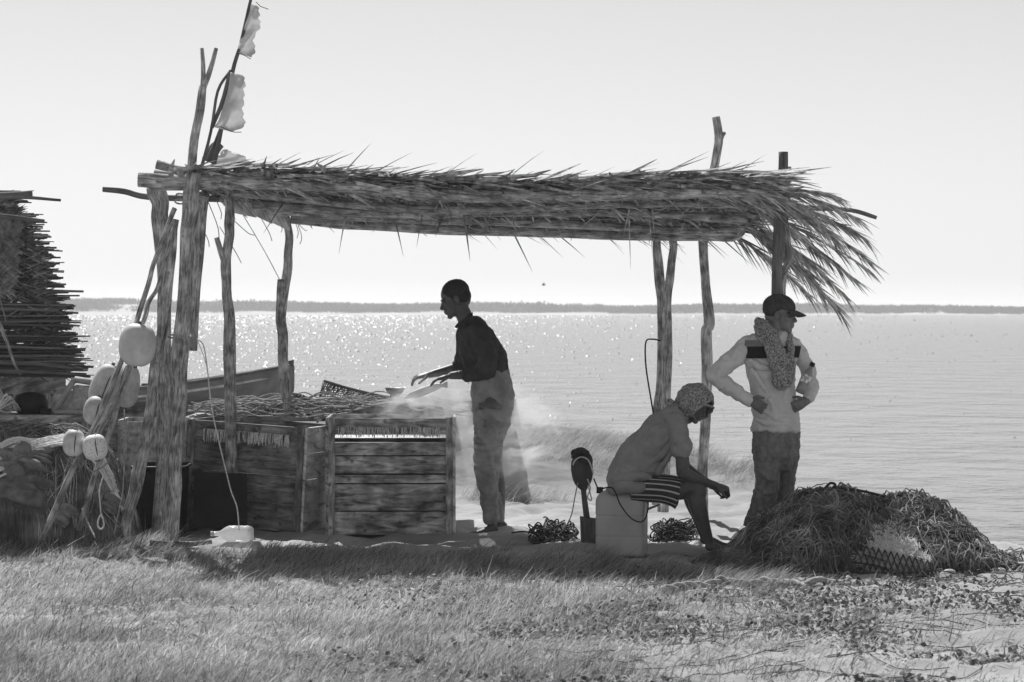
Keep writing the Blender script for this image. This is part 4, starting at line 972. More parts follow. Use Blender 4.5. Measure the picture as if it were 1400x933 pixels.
def pairs(m, f, rows, k=24, e=2.2, arc=None, infl=0, cap=True):
    """rows: ((xl,yl),(xr,yr), depth half px, [depth offset m])"""
    R_ = [list(r[0])+list(r[1])+[r[2], (r[3] if len(r) > 3 else 0)] for r in rows]
    q = crom(R_, max(8, len(rows)*5)) ; st = []
    for (x0, y0, x1, y1, a, off) in q:
        L_ = f(x0, y0, off); R2 = f(x1, y1, off); st.append(((L_+R2)/2, (R2-L_)/2, Vector((0, a*f.s, 0))))
    if cap and not arc:      # rounded ends
        d0 = (Vector(st[0][0])-Vector(st[1][0])).normalized(); d1 = (Vector(st[-1][0])-Vector(st[-2][0])).normalized(); h = .012
        st = [(st[0][0]+d0*h, st[0][1]*.7, st[0][2]*.7)]+st+[(st[-1][0]+d1*h, st[-1][1]*.7, st[-1][2]*.7)]
    return m.sect(st, k, e, arc=arc, infl=infl)
class Fig:
    def __init__(s_, Y): s_.Y = Y; s_.s = Y/F
    def __call__(s_, x, y, d=0.0): 
        p = P(x, y, s_.Y); return Vector((p.x, p.y+d, p.z))
    def l(s_, *pts): return [(s_(p[0], p[1], p[2]), p[3]*s_.s) + ((p[4]*s_.s,) if len(p) > 4 else ()) for p in pts]
def eyes(par, W, s=1.0):
    ew = M('eye', .05, .08, rough=.35)
    for q in (-1, 1): MB().ball(W(.083, q*.031, .003), .0105*s, None, 10, 8).build('eye', ew, par)

def folds(m, f, lst, r=3.2):
    for p in lst: m.limb(f.l(*[(x, y, d, r*q) for (x, y, d), q in zip(p, (.7, 1.2, .6))]), 10)
# --- man in the dark shirt working at the crates (profile, facing left)
f = Fig(17.55)
m = MB()
W, R_ = head(m, f(622, 409.5, 0), (-.93, -.12, -.36), (-.36, 0, .93), 1.06)
m.limb(f.l((629, 420, 0, 11, 11), (637, 437, 0, 11.5, 11), (643, 452, 0, 15, 18)))
pairs(m, f, [((630, 450), (655, 442), 24), ((632, 470), (672, 462), 26), ((640, 490), (684, 482), 25), ((648, 512), (694, 506), 23), ((650, 540), (697, 540), 24), ((655, 556), (694, 558), 22)])
m.limb(f.l((655, 458, -.17, 10), (664, 482, -.21, 9.5), (666, 503, -.22, 8.5))); m.limb(f.l((666, 503, -.22, 8.5), (645, 510, -.21, 7.5), (618, 513, -.17, 5.2)))
m.limb(f.l((645, 456, .17, 10), (635, 480, .21, 9), (634, 500, .21, 8))); m.limb(f.l((634, 500, .21, 8), (612, 507, .2, 7), (587, 513, .16, 5)))
hand(m, f(618, 513, -.17), (-.95, 0, -.22), (-.2, 0, .97), 1.05, 1, .26, .14)
hand(m, f(587, 512, .16), (-.97, 0, -.22), (-.2, -.25, .93), 1.05, -1, .38, .12)
m.limb(f.l((672, 556, -.08, 20, 17), (664, 600, -.09, 14), (663, 634, -.09, 11), (671, 665, -.08, 10.5), (671, 690, -.08, 7.5), (672, 716, -.08, 6)))
m.limb(f.l((680, 556, .08, 20, 17), (676, 600, .09, 13), (676, 636, .09, 11), (682, 670, .09, 9.5), (684, 695, .1, 6.5), (684, 716, .1, 5.5)))
m.limb([(f(675, 722, -.08), .034), (f(664, 724.5, -.09), .028, .036), (f(653, 726.5, -.1), .018, .042), (f(646, 727, -.1), .012, .038)])
m.limb([(f(688, 721, .1), .032), (f(680, 722, .08), .024, .036), (f(673, 724, .07), .015, .038)])
for i in range(5): m.limb([(f(648, 727, -.13+i*.018), .011), (f(642.5+i*.7, 727.5, -.135+i*.018), .009)], 8)
pa = m.remeshed('person', skin, None, .0055, 3)
tag(pa, 'barefoot man in a dark long-sleeved shirt bending over the crates, hands over the fish', 'person'); eyes(pa, W, 1.06)
hm = MB(); hm.ball(W(-.022, 0, .048), (.105, .089, .091), R_, 24, 16); hm.ball(W(-.05, 0, .005), (.073, .080, .07), R_, 20, 12)
hm.remeshed('hair', hair_m, pa, .005, 4, .006, .02)
shirt_dk = M('dark_shirt', .022, .04, (9, 9, 9), 'Object', 5, .85, .5, .008, spec=.15)
m = MB()
pairs(m, f, [((630, 446), (652, 433), 20), ((625, 455), (663, 442), 34), ((626, 470), (678, 460), 37), ((630, 486), (687, 476), 33), ((635, 499), (693, 490), 29), ((641, 510), (694, 500), 28), ((645, 522), (692, 510), 27)])
m.limb(f.l((654, 456, -.16, 15), (664, 480, -.21, 13), (667, 500, -.225, 12))); m.limb(f.l((667, 501, -.225, 12), (654, 508, -.22, 10.5), (640, 511, -.205, 9)))
m.limb(f.l((643, 456, .16, 14), (633, 480, .2, 11), (632, 499, .21, 10))); m.limb(f.l((632, 500, .21, 10), (624, 504, .205, 9)))
folds(m, f, [((640, 470, -.17), (650, 485, -.18), (652, 498, -.17)), ((672, 470, -.15), (676, 486, -.15), (688, 494, -.10)), ((660, 495, -.28), (668, 500, -.28), (674, 508, -.25))], 3)
m.remeshed('shirt', shirt_dk, pa, .007, 3, .03, .07, 0, .3)
m = MB(); m.sect([(f(636, 441, 0), f(646.5, 434, 0)-f(636, 441, 0), Vector((0, .068, 0))), (f(637, 434, 0), (f(646, 427, 0)-f(637, 434, 0))*1.05, Vector((0, .066, 0))), (f(638, 434, 0), (f(646, 428, 0)-f(637, 434, 0))*.9, Vector((0, .058, 0)))], 24, 2, False)
m.limb(f.l((629, 443, -.04, 3.5), (624, 447, -.03, 2)))
m.build('collar', shirt_dk, pa)
trm = M('worn_trousers', .12, .2, (9, 9, 9), 'Object', 5, .9, .6, .01, transl=.0)
m = MB()
pairs(m, f, [((646, 512), (695, 503), 26), ((645, 528), (700, 526), 27), ((645, 545), (702, 546), 28), ((647, 566), (700, 566), 28), ((649, 584), (695, 584), 26), ((656, 598), (684, 598), 18)])
pairs(m, f, [((647, 560), (693, 560), 17, -.08), ((649, 590), (682, 590), 16, -.085), ((649, 612), (677, 612), 14, -.09), ((648, 632), (675, 636), 13, -.09), ((652, 652), (679, 652), 12.5, -.09), ((657, 676), (681, 676), 11, -.085), ((660, 697), (681, 697), 10, -.08), ((661, 713), (681, 712), 10, -.08)], 20)
pairs(m, f, [((664, 560), (700, 560), 17, .08), ((664, 590), (692, 590), 15, .085), ((662, 615), (685, 615), 13.5, .09), ((664, 640), (685, 640), 12, .09), ((670, 676), (687, 676), 10, .095), ((673, 700), (688, 700), 9, .1), ((675, 714), (689, 714), 9, .1)], 20)
folds(m, f, [((655, 560, -.15), (668, 572, -.16), (682, 578, -.15)), ((656, 590, -.16), (666, 610, -.165), (672, 634, -.16)), ((652, 636, -.15), (664, 642, -.16), (676, 640, -.15)), ((662, 690, -.12), (670, 694, -.13), (679, 692, -.12)), ((663, 705, -.12), (671, 708, -.13), (679, 704, -.12)), ((668, 645, -.15), (672, 664, -.145), (670, 690, -.12))], 3)
m.remeshed('trousers', trm, pa, .007, 3, .036, .06, 0, .4)
fsh = MB(); pts = [(556, 546), (567, 538), (582, 536), (596, 530), (604, 533), (612, 527)]
fsh.V = []
st = []
for t, (x, y, a) in zip(range(7), ((553, 545, .4), (560, 541, 4.5), (572, 538, 7), (585, 533, 7), (597, 529, 6), (604, 527, 3), (612, 526, 5.5))):
    st.append((f(x, y, -.02), Vector((0, 0, max(a, .4)*f.s*.85)), Vector((0, max(a, .5)*f.s*.45, 0))))
fsh.sect(st, 14); tag(fsh.build('fish', M('fish_flesh', .5, .65, (20, 20, 20), 'Object', 4, .4, .3, .003, transl=.2)), 'pale split fish held in the hands of the man at the crates', 'fish')

# --- man in the cap, hands on hips (facing right, three-quarter)
f = Fig(16.0)
skin2 = M('brown_skin', .07, .11, (12, 12, 12), 'Object', 4, .5, .1, .002, spec=.4)
m = MB()
W2, R2_ = head(m, f(1067, 431, -.01), (.90, -.36, -.12), (.1, 0, 1), .98)
m.limb(f.l((1063, 438, 0, 11, 12), (1060, 452, .0, 12.5, 12), (1058, 464, .02, 20, 14)))
pairs(m, f, [((1030, 462), (1078, 462), 13), ((1020, 480), (1086, 480), 17), ((1026, 520), (1080, 520), 17), ((1034, 560), (1084, 560), 16), ((1032, 600), (1088, 600), 18), ((1038, 612), (1082, 612), 13)])
m.limb(f.l((1020, 474, -.02, 10), (995, 498, -.04, 8), (976, 514, -.05, 7))); m.limb(f.l((976, 514, -.05, 7), (1000, 532, -.09, 6.5), (1024, 548, -.12, 4.8)))
m.limb(f.l((1086, 478, .02, 9), (1104, 502, .03, 7), (1106, 518, .02, 6.5))); m.limb(f.l((1106, 518, .02, 6.5), (1106, 536, -.03, 6), (1100, 549, -.08, 4.8)))
hand(m, f(1022, 546, -.135), (.82, .12, -.5), (-.1, -1, .05), .95, -1, .35, .10)
hand(m, f(1101, 548, -.08), (-.75, -.05, -.35), (.1, -1, 0), .95, 1, .5, .10)
m.limb(f.l((1045, 612, -.05, 12, 12), (1044, 650, -.06, 12), (1036, 690, -.06, 9), (1030, 720, -.05, 7), (1026, 742, -.04, 5.5)))
m.limb(f.l((1078, 610, .07, 15, 15), (1078, 650, .09, 11), (1072, 690, .1, 9), (1067, 720, .12, 6.5), (1066, 740, .13, 5.5)))
m.limb([(f(1024, 750, -.03), .034), (f(1030, 754, -.07), .03, .04), (f(1040, 757, -.12), .018, .042), (f(1046, 758, -.14), .012, .036)])
m.limb([(f(1065, 749, .12), .034), (f(1072, 752, .08), .028, .04), (f(1082, 755, .04), .014, .04)])
pb = m.remeshed('person', skin2, None, .0055, 3)
tag(pb, 'standing man in a cap, patterned scarf and pale top, hands on hips', 'person'); eyes(pb, W2)
tee = M('pale_top', .32, .38, (9, 9, 9), 'Object', 5, .9, .5, .006, spec=.1)
top_rows = [((1040, 456), (1076, 456), 12), ((1027, 461), (1084, 461), 15), ((1018, 467), (1090, 468), 18), ((1014, 480), (1091, 480), 20.5), ((1018, 496), (1087, 496), 21.5), ((1024, 515), (1084, 515), 21), ((1030, 540), (1086, 540), 20), ((1030, 565), (1090, 565), 21), ((1028, 588), (1093, 588), 22)]
m = MB(); pairs(m, f, top_rows)
m.limb(f.l((1024, 473, -.01, 12.5), (1002, 491, -.03, 11.5), (984, 506, -.05, 10.5), (976, 514, -.05, 10.5))); m.limb(f.l((976, 514, -.05, 10.5), (992, 527, -.08, 9.5), (1008, 538, -.1, 8), (1020, 546, -.115, 7.5)))
m.limb(f.l((1083, 474, .02, 12), (1098, 492, .03, 9.5), (1106, 508, .03, 9), (1107, 520, .02, 8.5))); m.limb(f.l((1107, 520, .02, 8.5), (1108, 532, -.02, 8), (1105, 542, -.05, 7)))
folds(m, f, [((1024, 492, -.09), (1036, 500, -.105), (1048, 504, -.11)), ((1026, 505, -.085), (1038, 522, -.10), (1046, 536, -.10)), ((1084, 498, -.07), (1078, 520, -.095), (1070, 545, -.10)), ((1034, 556, -.085), (1052, 566, -.10), (1074, 568, -.095)), ((1032, 572, -.085), (1050, 578, -.105), (1070, 580, -.10)), ((986, 500, -.09), (980, 510, -.10), (982, 520, -.10)), ((992, 520, -.11), (984, 520, -.11), (976, 518, -.10)), ((1008, 480, -.07), (1000, 490, -.08), (1000, 500, -.07)), ((1012, 536, -.13), (1016, 542, -.135), (1014, 548, -.13)), ((1050, 545, -.105), (1056, 560, -.11), (1058, 576, -.105))], 2.6)
m.remeshed('top', tee, pb, .006, 3, .036, .065, 0, .25)
m = MB(); pairs(m, f, [((1014, 474), (1091, 473), 20.3), ((1015, 482), (1090, 481), 21), ((1017, 490), (1088, 489), 21.8)], 30, 2.2, arc=(PI*1.14, PI*1.93), infl=.022, cap=False); m.build('chest_band', M('black_panel', .008, .012, rough=.9, K=1), pb)
m = MB(); pairs(m, f, [((1019, 465), (1060, 465), 16.4), ((1015, 473), (1060, 474), 19.8)], 30, 2.2, arc=(PI*1.05, PI*1.6), infl=.020, cap=False); m.build('shoulder_panel', M('grey_panel', .09, .12, rough=.9), pb)
jean = M('grey_trousers', .08, .14, (30, 30, 12), 'Object', 6, .9, .6, .006)
m = MB()
pairs(m, f, [((1030, 580), (1091, 580), 20), ((1028, 596), (1094, 596), 22), ((1028, 612), (1094, 612), 23), ((1030, 630), (1093, 630), 22), ((1040, 642), (1084, 642), 16)])
pairs(m, f, [((1028, 610), (1066, 612), 19, -.05), ((1030, 640), (1065, 640), 17, -.055), ((1031, 662), (1060, 662), 14.5, -.06), ((1026, 684), (1059, 684), 14.5, -.06), ((1019, 702), (1056, 704), 14, -.055), ((1015, 718), (1052, 716), 13, -.05)], 22)
pairs(m, f, [((1062, 610), (1093, 612), 17, .07), ((1066, 640), (1092, 640), 16, .08), ((1067, 662), (1089, 662), 14, .09), ((1062, 688), (1087, 688), 13, .1), ((1058, 716), (1084, 716), 12, .11)], 22)
folds(m, f, [((1034, 640, -.13), (1046, 652, -.14), (1058, 654, -.13)), ((1034, 664, -.12), (1044, 672, -.135), (1056, 672, -.12)), ((1028, 690, -.11), (1040, 694, -.125), (1054, 690, -.12)), ((1022, 706, -.11), (1036, 710, -.12), (1052, 706, -.11)), ((1062, 615, -.11), (1060, 640, -.10), (1058, 660, -.10))], 3)
m.remeshed('trousers', jean, pb, .0065, 3, .034, .055, 0, .55)
scarf_m = M('patterned_scarf', .06, .36, (110, 110, 90), 'Object', 4, .9, .4, .004, .38, .62, K=1.2)
m = MB()
m.limb(f.l((1068, 447, .10, 7), (1048, 446, .07, 8), (1041, 451, -.02, 7.5), (1049, 468, -.10, 7.5), (1057, 486, -.135, 7.5), (1065, 504, -.15, 7), (1072, 516, -.15, 5)))
m.limb(f.l((1068, 447, .10, 7), (1075, 452, .06, 6), (1078, 464, -.04, 6), (1077, 480, -.11, 6), (1076, 500, -.14, 8), (1074, 512, -.15, 9)))
m.limb(f.l((1036, 447, .0, 5), (1037, 456, -.06, 5.5), (1047, 474, -.13, 5.5), (1056, 496, -.15, 7), (1061, 512, -.155, 9)))
m.ball(f(1066, 514, -.14), (15*f.s, .05, 19*f.s), None, 20, 14)
m.limb(f.l((1038, 440, .03, 6), (1050, 452, -.09, 8), (1060, 474, -.15, 7), (1068, 496, -.165, 7)))
m.remeshed('scarf', scarf_m, pb, .005, 3, .03, .035)
capm = M('dark_cap', .02, .04, (20, 20, 20), 'Object', 4, .85, .3, .003, spec=.2)
m = MB(); m.ball(W2(-.018, 0, .052), (.112, .092, .088), R2_, 26, 14, -.15, PI/2)
m.ball(W2(-.045, 0, .03), (.082, .091, .06), R2_, 24, 12)
m.remeshed('cap', capm, pb, .005, 4)
m = MB(); br = []
for i in range(13):
    a = -1.25+2.5*i/12; 
    for (r_, dz) in ((0, 0), (1, 0)): pass
V = []; Fc = []
for s2 in (0, 1):
    for i in range(15):
        a = -1.2+2.4*i/14
        for j in range(5):
            t = j/4; x = .045+math.cos(a)*(.045+.085*t); y = math.sin(a)*(.082+.0*t); z = .046-.012*t-.022*(abs(math.sin(a))**2)*1.0-.012*t*t-.006*s2
            V.append(W2(x, y, z))
for i in range(14):
    for j in range(4):
        a = i*5+j; Fc.append([a, a+1, a+6, a+5]); Fc.append([a+75+5, a+75+6, a+75+1, a+75])
for i in range(14): Fc.append([i*5+4, i*5+79, i*5+84, i*5+9])
m.add(V, Fc, None, True); m.build('visor', capm, pb)
bt = thing('drink_bottle', f(1088, 536, -.15), 'clear drink bottle with a dark cap tucked under the arm of the standing man', 'bottle')
ax = (f(1106, 500, -.14)-f(1089, 537, -.16)).normalized(); q = ax.to_track_quat('Z', 'Y').to_matrix().to_4x4()
MB().lathe(f(1089, 537, -.16), [(0, 0), (.033, .004), (.034, .06), (.032, .075), (.034, .09), (.034, .13), (.022, .165), (.013, .18), (.013, .195)], q).build('bottle_body', M('clear_plastic', .16, .24, (20, 20, 20), 'Object', 4, .15, .1, .003, transl=.3, spec=.9), bt)
MB().lathe(f(1089, 537, -.16), [(0, .196), (.017, .196), (.017, .222), (0, .223)], q).build('cap', black_pl, bt)
MB().lathe(f(1089, 537, -.16), [(.0352, .075), (.0356, .08), (.0356, .125), (.0352, .13)], q).build('label_band', M('paper_band', .2, .5, (40, 40, 40), 'Object', 3, .6, lo=.45, hi=.55), bt)

# --- seated man in a head wrap on the jerrycan (facing right)
f = Fig(15.9)
m = MB()
W3, R3_ = head(m, f(949, 552, 0), (.70, -.58, -.44), (.36, 0, .93), .98)
m.limb(f.l((940, 562, 0, 10), (930, 574, 0, 12), (920, 584, 0, 18)))
pairs(m, f, [((880, 660), (840, 656), 24), ((892, 645), (846, 634), 25), ((905, 635), (860, 610), 26), ((914, 618), (878, 594), 27), ((926, 600), (900, 576), 24)])
m.limb(f.l((924, 580, -.17, 11), (928, 610, -.2, 9), (930, 642, -.2, 8.5))); m.limb(f.l((930, 643, -.2, 8.5), (948, 653, -.17, 8), (966, 659, -.12, 6), (978, 663, -.08, 5)))
m.limb(f.l((924, 580, .17, 11), (934, 612, .2, 9), (938, 640, .19, 8.5))); m.limb(f.l((938, 641, .19, 8.5), (956, 654, .12, 7), (974, 664, .02, 5)))
hand(m, f(977, 662.5, -.085), (.93, .15, -.33), (.3, -.35, .85), 1.0, 1, .95, .04)
hand(m, f(974, 666, .02), (.95, -.1, -.3), (.25, .3, .9), .95, -1, .9, .04)
for o_, dx, dy in ((-.12, 0, 0), (.13, -2, -3)):
    m.limb(f.l((865, 662, o_*.8, 15, 16), (895, 664, o_, 15), (925, 668, o_*1.1, 14), (945+dx, 665+dy, o_*1.2, 13), (952+dx, 672+dy, o_*1.2, 12)))
    m.limb(f.l((947+dx, 664+dy, o_*1.2, 12.5), (952+dx, 690+dy, o_*1.2, 12.5), (960+dx, 715+dy, o_*1.2, 8.5), (967+dx, 738+dy, o_*1.2, 6.5)))
    m.limb([(f(968+dx, 744+dy, o_*1.2), .033), (f(978+dx, 746+dy, o_*1.2-.01), .028, .036), (f(992+dx, 750+dy, o_*1.2-.03), .016, .042), (f(1001+dx, 751+dy, o_*1.2-.03), .011, .036)])
    for i in range(5): m.limb([(f(999+dx, 751+dy, o_*1.2-.065+i*.018), .011), (f(1005+dx-i*.6, 752+dy, o_*1.2-.07+i*.018), .009)], 8)
pc_ = m.remeshed('person', skin, None, .0055, 3)
tag(pc_, 'man seated on the pale jerrycan in striped shorts, head wrapped in a patterned scarf', 'person'); eyes(pc_, W3)
sh_g = M('faded_shirt', .13, .19, (5, 5, 5), 'Object', 6, .85, .5, .006, .35, .65, dist=.2, spec=.15, transl=.05)
m = MB()
pairs(m, f, [((884, 670), (836, 671), 31), ((890, 660), (831, 656), 33), ((895, 650), (837, 636), 34), ((905, 640), (850, 612), 35), ((914, 626), (871, 590), 38), ((925, 610), (893, 571), 40), ((934, 592), (911, 559), 34), ((938, 577), (921, 557), 18)], 28)
m.limb(f.l((922, 578, -.16, 14), (926, 594, -.19, 13), (928, 611, -.2, 13.5))); m.limb(f.l((838, 668, -.12, 7), (850, 664, -.17, 8), (868, 664, -.17, 7), (884, 664, -.14, 5)), 12); m.limb(f.l((842, 655, -.14, 5), (862, 650, -.18, 5), (884, 650, -.15, 4)), 12); m.limb(f.l((922, 578, .16, 14), (930, 596, .19, 12.5), (933, 609, .2, 11.5)))
folds(m, f, [((917, 592, -.185), (898, 606, -.175), (872, 612, -.15)), ((918, 600, -.185), (900, 622, -.165), (880, 634, -.15)), ((920, 606, -.18), (910, 624, -.15), (898, 644, -.13)), ((905, 575, -.17), (888, 590, -.165), (868, 612, -.14)), ((893, 655, -.14), (870, 650, -.155), (845, 640, -.14)), ((889, 664, -.14), (866, 660, -.155), (842, 655, -.13)), ((932, 585, -.2), (922, 598, -.245), (918, 606, -.24))])
m.remeshed('shirt', sh_g, pc_, .0065, 2, .045, .1, 0, .3)
def stripes_mat():
    m = bpy.data.materials.new('striped_shorts'); m.use_nodes = True; n = m.node_tree.nodes; l = m.node_tree.links
    bs = n['Principled BSDF']; bs.inputs['Roughness'].default_value = .85
    uv = n.new('ShaderNodeTexCoord'); sp = n.new('ShaderNodeSeparateXYZ'); l.new(uv.outputs['UV'], sp.inputs[0])
    mt = n.new('ShaderNodeMath'); mt.operation = 'MULTIPLY'; mt.inputs[1].default_value = 15; l.new(sp.outputs[0], mt.inputs[0])
    fr = n.new('ShaderNodeMath'); fr.operation = 'FRACT'; l.new(mt.outputs[0], fr.inputs[0])
    gt = n.new('ShaderNodeMath'); gt.operation = 'LESS_THAN'; gt.inputs[1].default_value = .25; l.new(fr.outputs[0], gt.inputs[0])
    mr = n.new('ShaderNodeMapRange'); mr.inputs[3].default_value = .03; mr.inputs[4].default_value = .5; l.new(gt.outputs[0], mr.inputs[0])
    c = n.new('ShaderNodeCombineColor'); [l.new(mr.outputs[0], c.inputs[i]) for i in range(3)]; l.new(c.outputs[0], bs.inputs[0]); return m
stm = stripes_mat()
for o_, dx in ((-.12, 0), (.13, -2)):
    m = MB(); pairs(m, f, [((862, 650), (862, 684), 19, o_*.8), ((880, 649), (880, 685), 19, o_*.9), ((900, 650), (900, 686), 18, o_), ((915, 651), (914, 690), 17.5, o_*1.05), ((928, 653), (921, 694), 17, o_*1.1)], 44, 2.2)
    m.build('shorts_leg', stm, pc_)
# head wrap: cloth shell open at the face
V = []; Fc = []; nu, nv = 96, 60
hc = W3(-.005, 0, .0)
fw = (R3_ @ Vector((.93, 0, -.30))).normalized(); upv = (R3_ @ Vector((.30, 0, .95))).normalized(); sv_ = upv.cross(fw)
for s2 in (0, 1):
    for j in range(nv+1):
        for i in range(nu):
            a = i/nu*2*PI; ph0 = .68+.06*math.sin(3*a+1)+.10*math.cos(a-.4); ph = (ph0+(PI-ph0)*j/nv)
            ell = 1+.22*math.sin(a) if False else 1
            phh = ph if j > 3 else ph*(1+.0*math.cos(a))
            d = fw*math.cos(phh)+(upv*math.cos(a)+sv_*math.sin(a))*math.sin(phh)
            r_ = .125+.0045*math.sin(9*a+5*ph)*math.sin(ph)+.004*math.sin(7*ph-2*a)+.006*math.exp(-((ph-ph0)/.12)**2)-.012*s2
            V.append(hc+Vector((d.x*r_*1.0, d.y*r_*.92, d.z*r_*1.0))+upv*.012)
M_ = nu*(nv+1)
for j in range(nv):
    for i in range(nu):
        i2 = (i+1) % nu; q_ = [j*nu+i, j*nu+i2, (j+1)*nu+i2, (j+1)*nu+i]; Fc.append(q_); Fc.append([x+M_ for x in q_[::-1]])
for i in range(nu): Fc.append([i, (i+1) % nu, (i+1) % nu+M_, i+M_][::-1])
m = MB().add(V, Fc, None, True); m.build('head_wrap', scarf_m, pc_)
m = MB(); m.limb([(W3(-.03, .05, -.1), .055), (f(930, 570, 0), .055, .07)]); m.limb(f.l((926, 562, -.03, 6), (917, 552, -.05, 6.5), (915, 549, -.05, 5))); m.remeshed('wrap_knot', scarf_m, pc_, .005, 3, .012, .03)
m = MB().tube([W3(.10, -.075, .03), W3(.128, -.03, .045), W3(.13, .03, .042), W3(.10, .075, .02)], .008, 8); m.build('wrap_band', M('wrap_edge', .12, .2, (30, 30, 30), 'Object', 3, .9), pc_)

# ------------------------------------------------------------ jerrycan
jc = thing('jerrycan', P(850, 757, 15.85), 'pale plastic jerrycan used as a seat, standing on the sand', 'jerrycan')
jm = M('jerrycan_plastic', .30, .36, (6, 6, 6), 'Object', 5, .45, .2, .003, transl=.25, spec=.4)
Rz = Matrix.Rotation(-.16, 3, 'Z'); c0 = P(850, 757, 15.9); s_ = 15.9/F; c0.z = -.01
hw, hd, H_ = 34*s_, .135, 88*s_
m = MB(); st = []
for t in list(np.linspace(0, .82, 60))+list(.82+.179*np.linspace(.05, 1, 14)**.6):
    z = H_*t; zz_ = max(0, z-(H_-.075)); r_ = 1-(.075-math.sqrt(max(0, .005625-zz_*zz_)))/hw*.95-.07*max(0, (.04-t)/.04)**2; g = 1-.03*math.exp(-((t-.62)/.012)**2)-.02*math.exp(-((t-.3)/.010)**2)
    st.append((c0+Vector((0, 0, z)), Rz @ Vector((hw*r_*g, 0, 0)), Rz @ Vector((0, hd*r_*g, 0))))
m.sect(st, 48, 7); m.build('can_body', jm, jc)
MB().tube(crom([c0+Vector((-.1, 0, H_-.005)), c0+Vector((-.08, 0, H_+.02)), c0+Vector((0, 0, H_+.022)), c0+Vector((.03, 0, H_-.005))], 12), .010, 8).build('handle', jm, jc)
MB().lathe(c0+Vector((-.145, 0, H_-.02)), [(.0, 0), (.022, 0), (.022, .04), (0, .041)]).build('screw_cap', black_pl, jc)
cd = MB().tube(crom([P(822, 668, 15.7), P(838, 668, 15.66), P(848, 690, 15.66), P(862, 708, 15.66), P(876, 714, 15.67), P(884, 705, 15.72), P(886, 685, 15.78), P(880, 668, 15.8)], 34), .0045, 6)
tag(cd.build('carry_cord', black_pl), 'thin dark cord looped round the pale jerrycan', 'cord')
# paddle with a cap hung on it
pd = thing('paddle', P(802, 737, 16.5), 'wooden paddle stood upright in a dark block with a cap hung over its head', 'paddle')
c_ = P(805, 737, 16.5); s_ = 16.5/F
MB().sect([(c_+Vector((0, 0, z-.03)), Vector((w_, 0, -.008)), Vector((0, .05, 0))) for z, w_ in ((0, .055), (.15, .06), (.175, .062))], 16, 8).build('block', bark_dark, pd)
MB().stick(PP([(803, 712, 16.5), (800, 690, 16.5), (797, 664, 16.5)]), .019, .019, 10, wob=0).build('shaft', bark_dark, pd)
MB().limb([(P(799, 672, 16.5), .012, .012), (P(797, 660, 16.5), .058, .02), (P(796, 645, 16.5), .075, .026), (P(795, 632, 16.5), .07, .026), (P(795, 624, 16.5), .05, .02)], 20).build('blade', M('dark_varnish', .03, .05, (5, 5, 5), 'Object', 4, .4), pd)
hc2 = thing('baseball_cap', P(795, 632, 16.48), 'dark cap with a pale sweatband hooked over the top of the paddle', 'cap')
MB().ball(P(795, 631, 16.49), (.078, .085, .078), Matrix.Rotation(.35, 4, 'Y'), 24, 10, .0, PI/2).build('crown', capm, hc2)
MB().limb([(P(786, 620, 16.44), .03, .02), (P(795, 616, 16.42), .022, .06), (P(803, 619, 16.42), .015, .05)], 16).build('visor', capm, hc2)
pts = [P(795, 633, 16.5)+Matrix.Rotation(.35, 3, 'Y') @ Vector((.08*math.cos(a), .082*math.sin(a), 0)) for a in np.linspace(PI*.9, PI*2.15, 20)]
pts = [P(x, y, 16.40) for x, y in crom([(783, 636), (787, 629), (795, 625), (804, 629), (809, 640), (811, 648)], 18)]
MB().tube(pts, .005, 6).build('sweatband', rope_pale, hc2)
MB().tube(crom(PP([(803, 655, 16.45), (807, 668, 16.45), (803, 680, 16.45), (809, 684, 16.45), (804, 664, 16.45)]), 14), .005, 5).build('ribbon', rope_pale, hc2)
cd = MB().tube(crom(PP([(790, 660, 16.45), (786, 680, 16.45), (781, 705, 16.45), (772, 722, 16.45), (765, 730, 16.4)]), 20), .004, 6)
tag(cd.build('cord', rope_mid), 'cord falling from the paddle to the coil of net on the sand', 'cord')
cd = MB().tube(crom(PP([(812, 655, 16.4), (818, 668, 16.2), (826, 668, 15.9)]), 10), .005, 6)
tag(cd.build('strap_end', black_pl), 'short dark strap between the paddle and the jerrycan', 'strap')
MB_st = MB().stick(PP([(884, 697, 16.2), (902, 690, 16.2)]), .008, .007, 8, wob=0); tag(MB_st.build('wooden_peg', bark), 'short wooden peg poking out to the right of the jerrycan', 'peg')
# coils of net line on the sand
def coil(x0, x1, y0, y1, Y, n, lb):
    Ps = []
    cx_ = P((x0+x1)/2, y1, Y).x; hw_ = (P(x1, y1, Y).x-P(x0, y1, Y).x)/2; hh_ = (y1-y0)*Y/F
    for i in range(n):
        a0_ = rng.random()*6.3; rx = hw_*rng.uniform(.15, .5); ry = rng.uniform(.06, .22); ox = rng.uniform(-1, 1)*(hw_-rx); oy = rng.normal(0, .1); hz = rng.random()**1.3*hh_; tl = rng.normal(0, .2)
        t = np.linspace(0, rng.uniform(3, 6.5), 22)
        x = cx_+ox+rx*np.cos(a0_+t); y = Y+oy+ry*np.sin(a0_+t); z = ground_z(x, y)+.008+hz*(1-(ox/hw_)**2*.6)+.02*np.sin(t*2+i)+tl*(x-cx_)*.1
        Ps.append(np.stack([x, y, np.maximum(z, ground_z(x, y)+.005)], 1))
    V, Q, U = tubes_np(np.array(Ps), .005, 5); return tag(mesh_np('line_coil', V, Q, twine_dk, None, U), lb, 'coil', 'coils of dark line on the sand')
coil(722, 792, 712, 734, 16.85, 70, 'low tangled coil of dark line on the sand left of the paddle')
coil(884, 955, 706, 734, 16.9, 90, 'tangled coil of dark line between the jerrycan and the shins of the seated man')
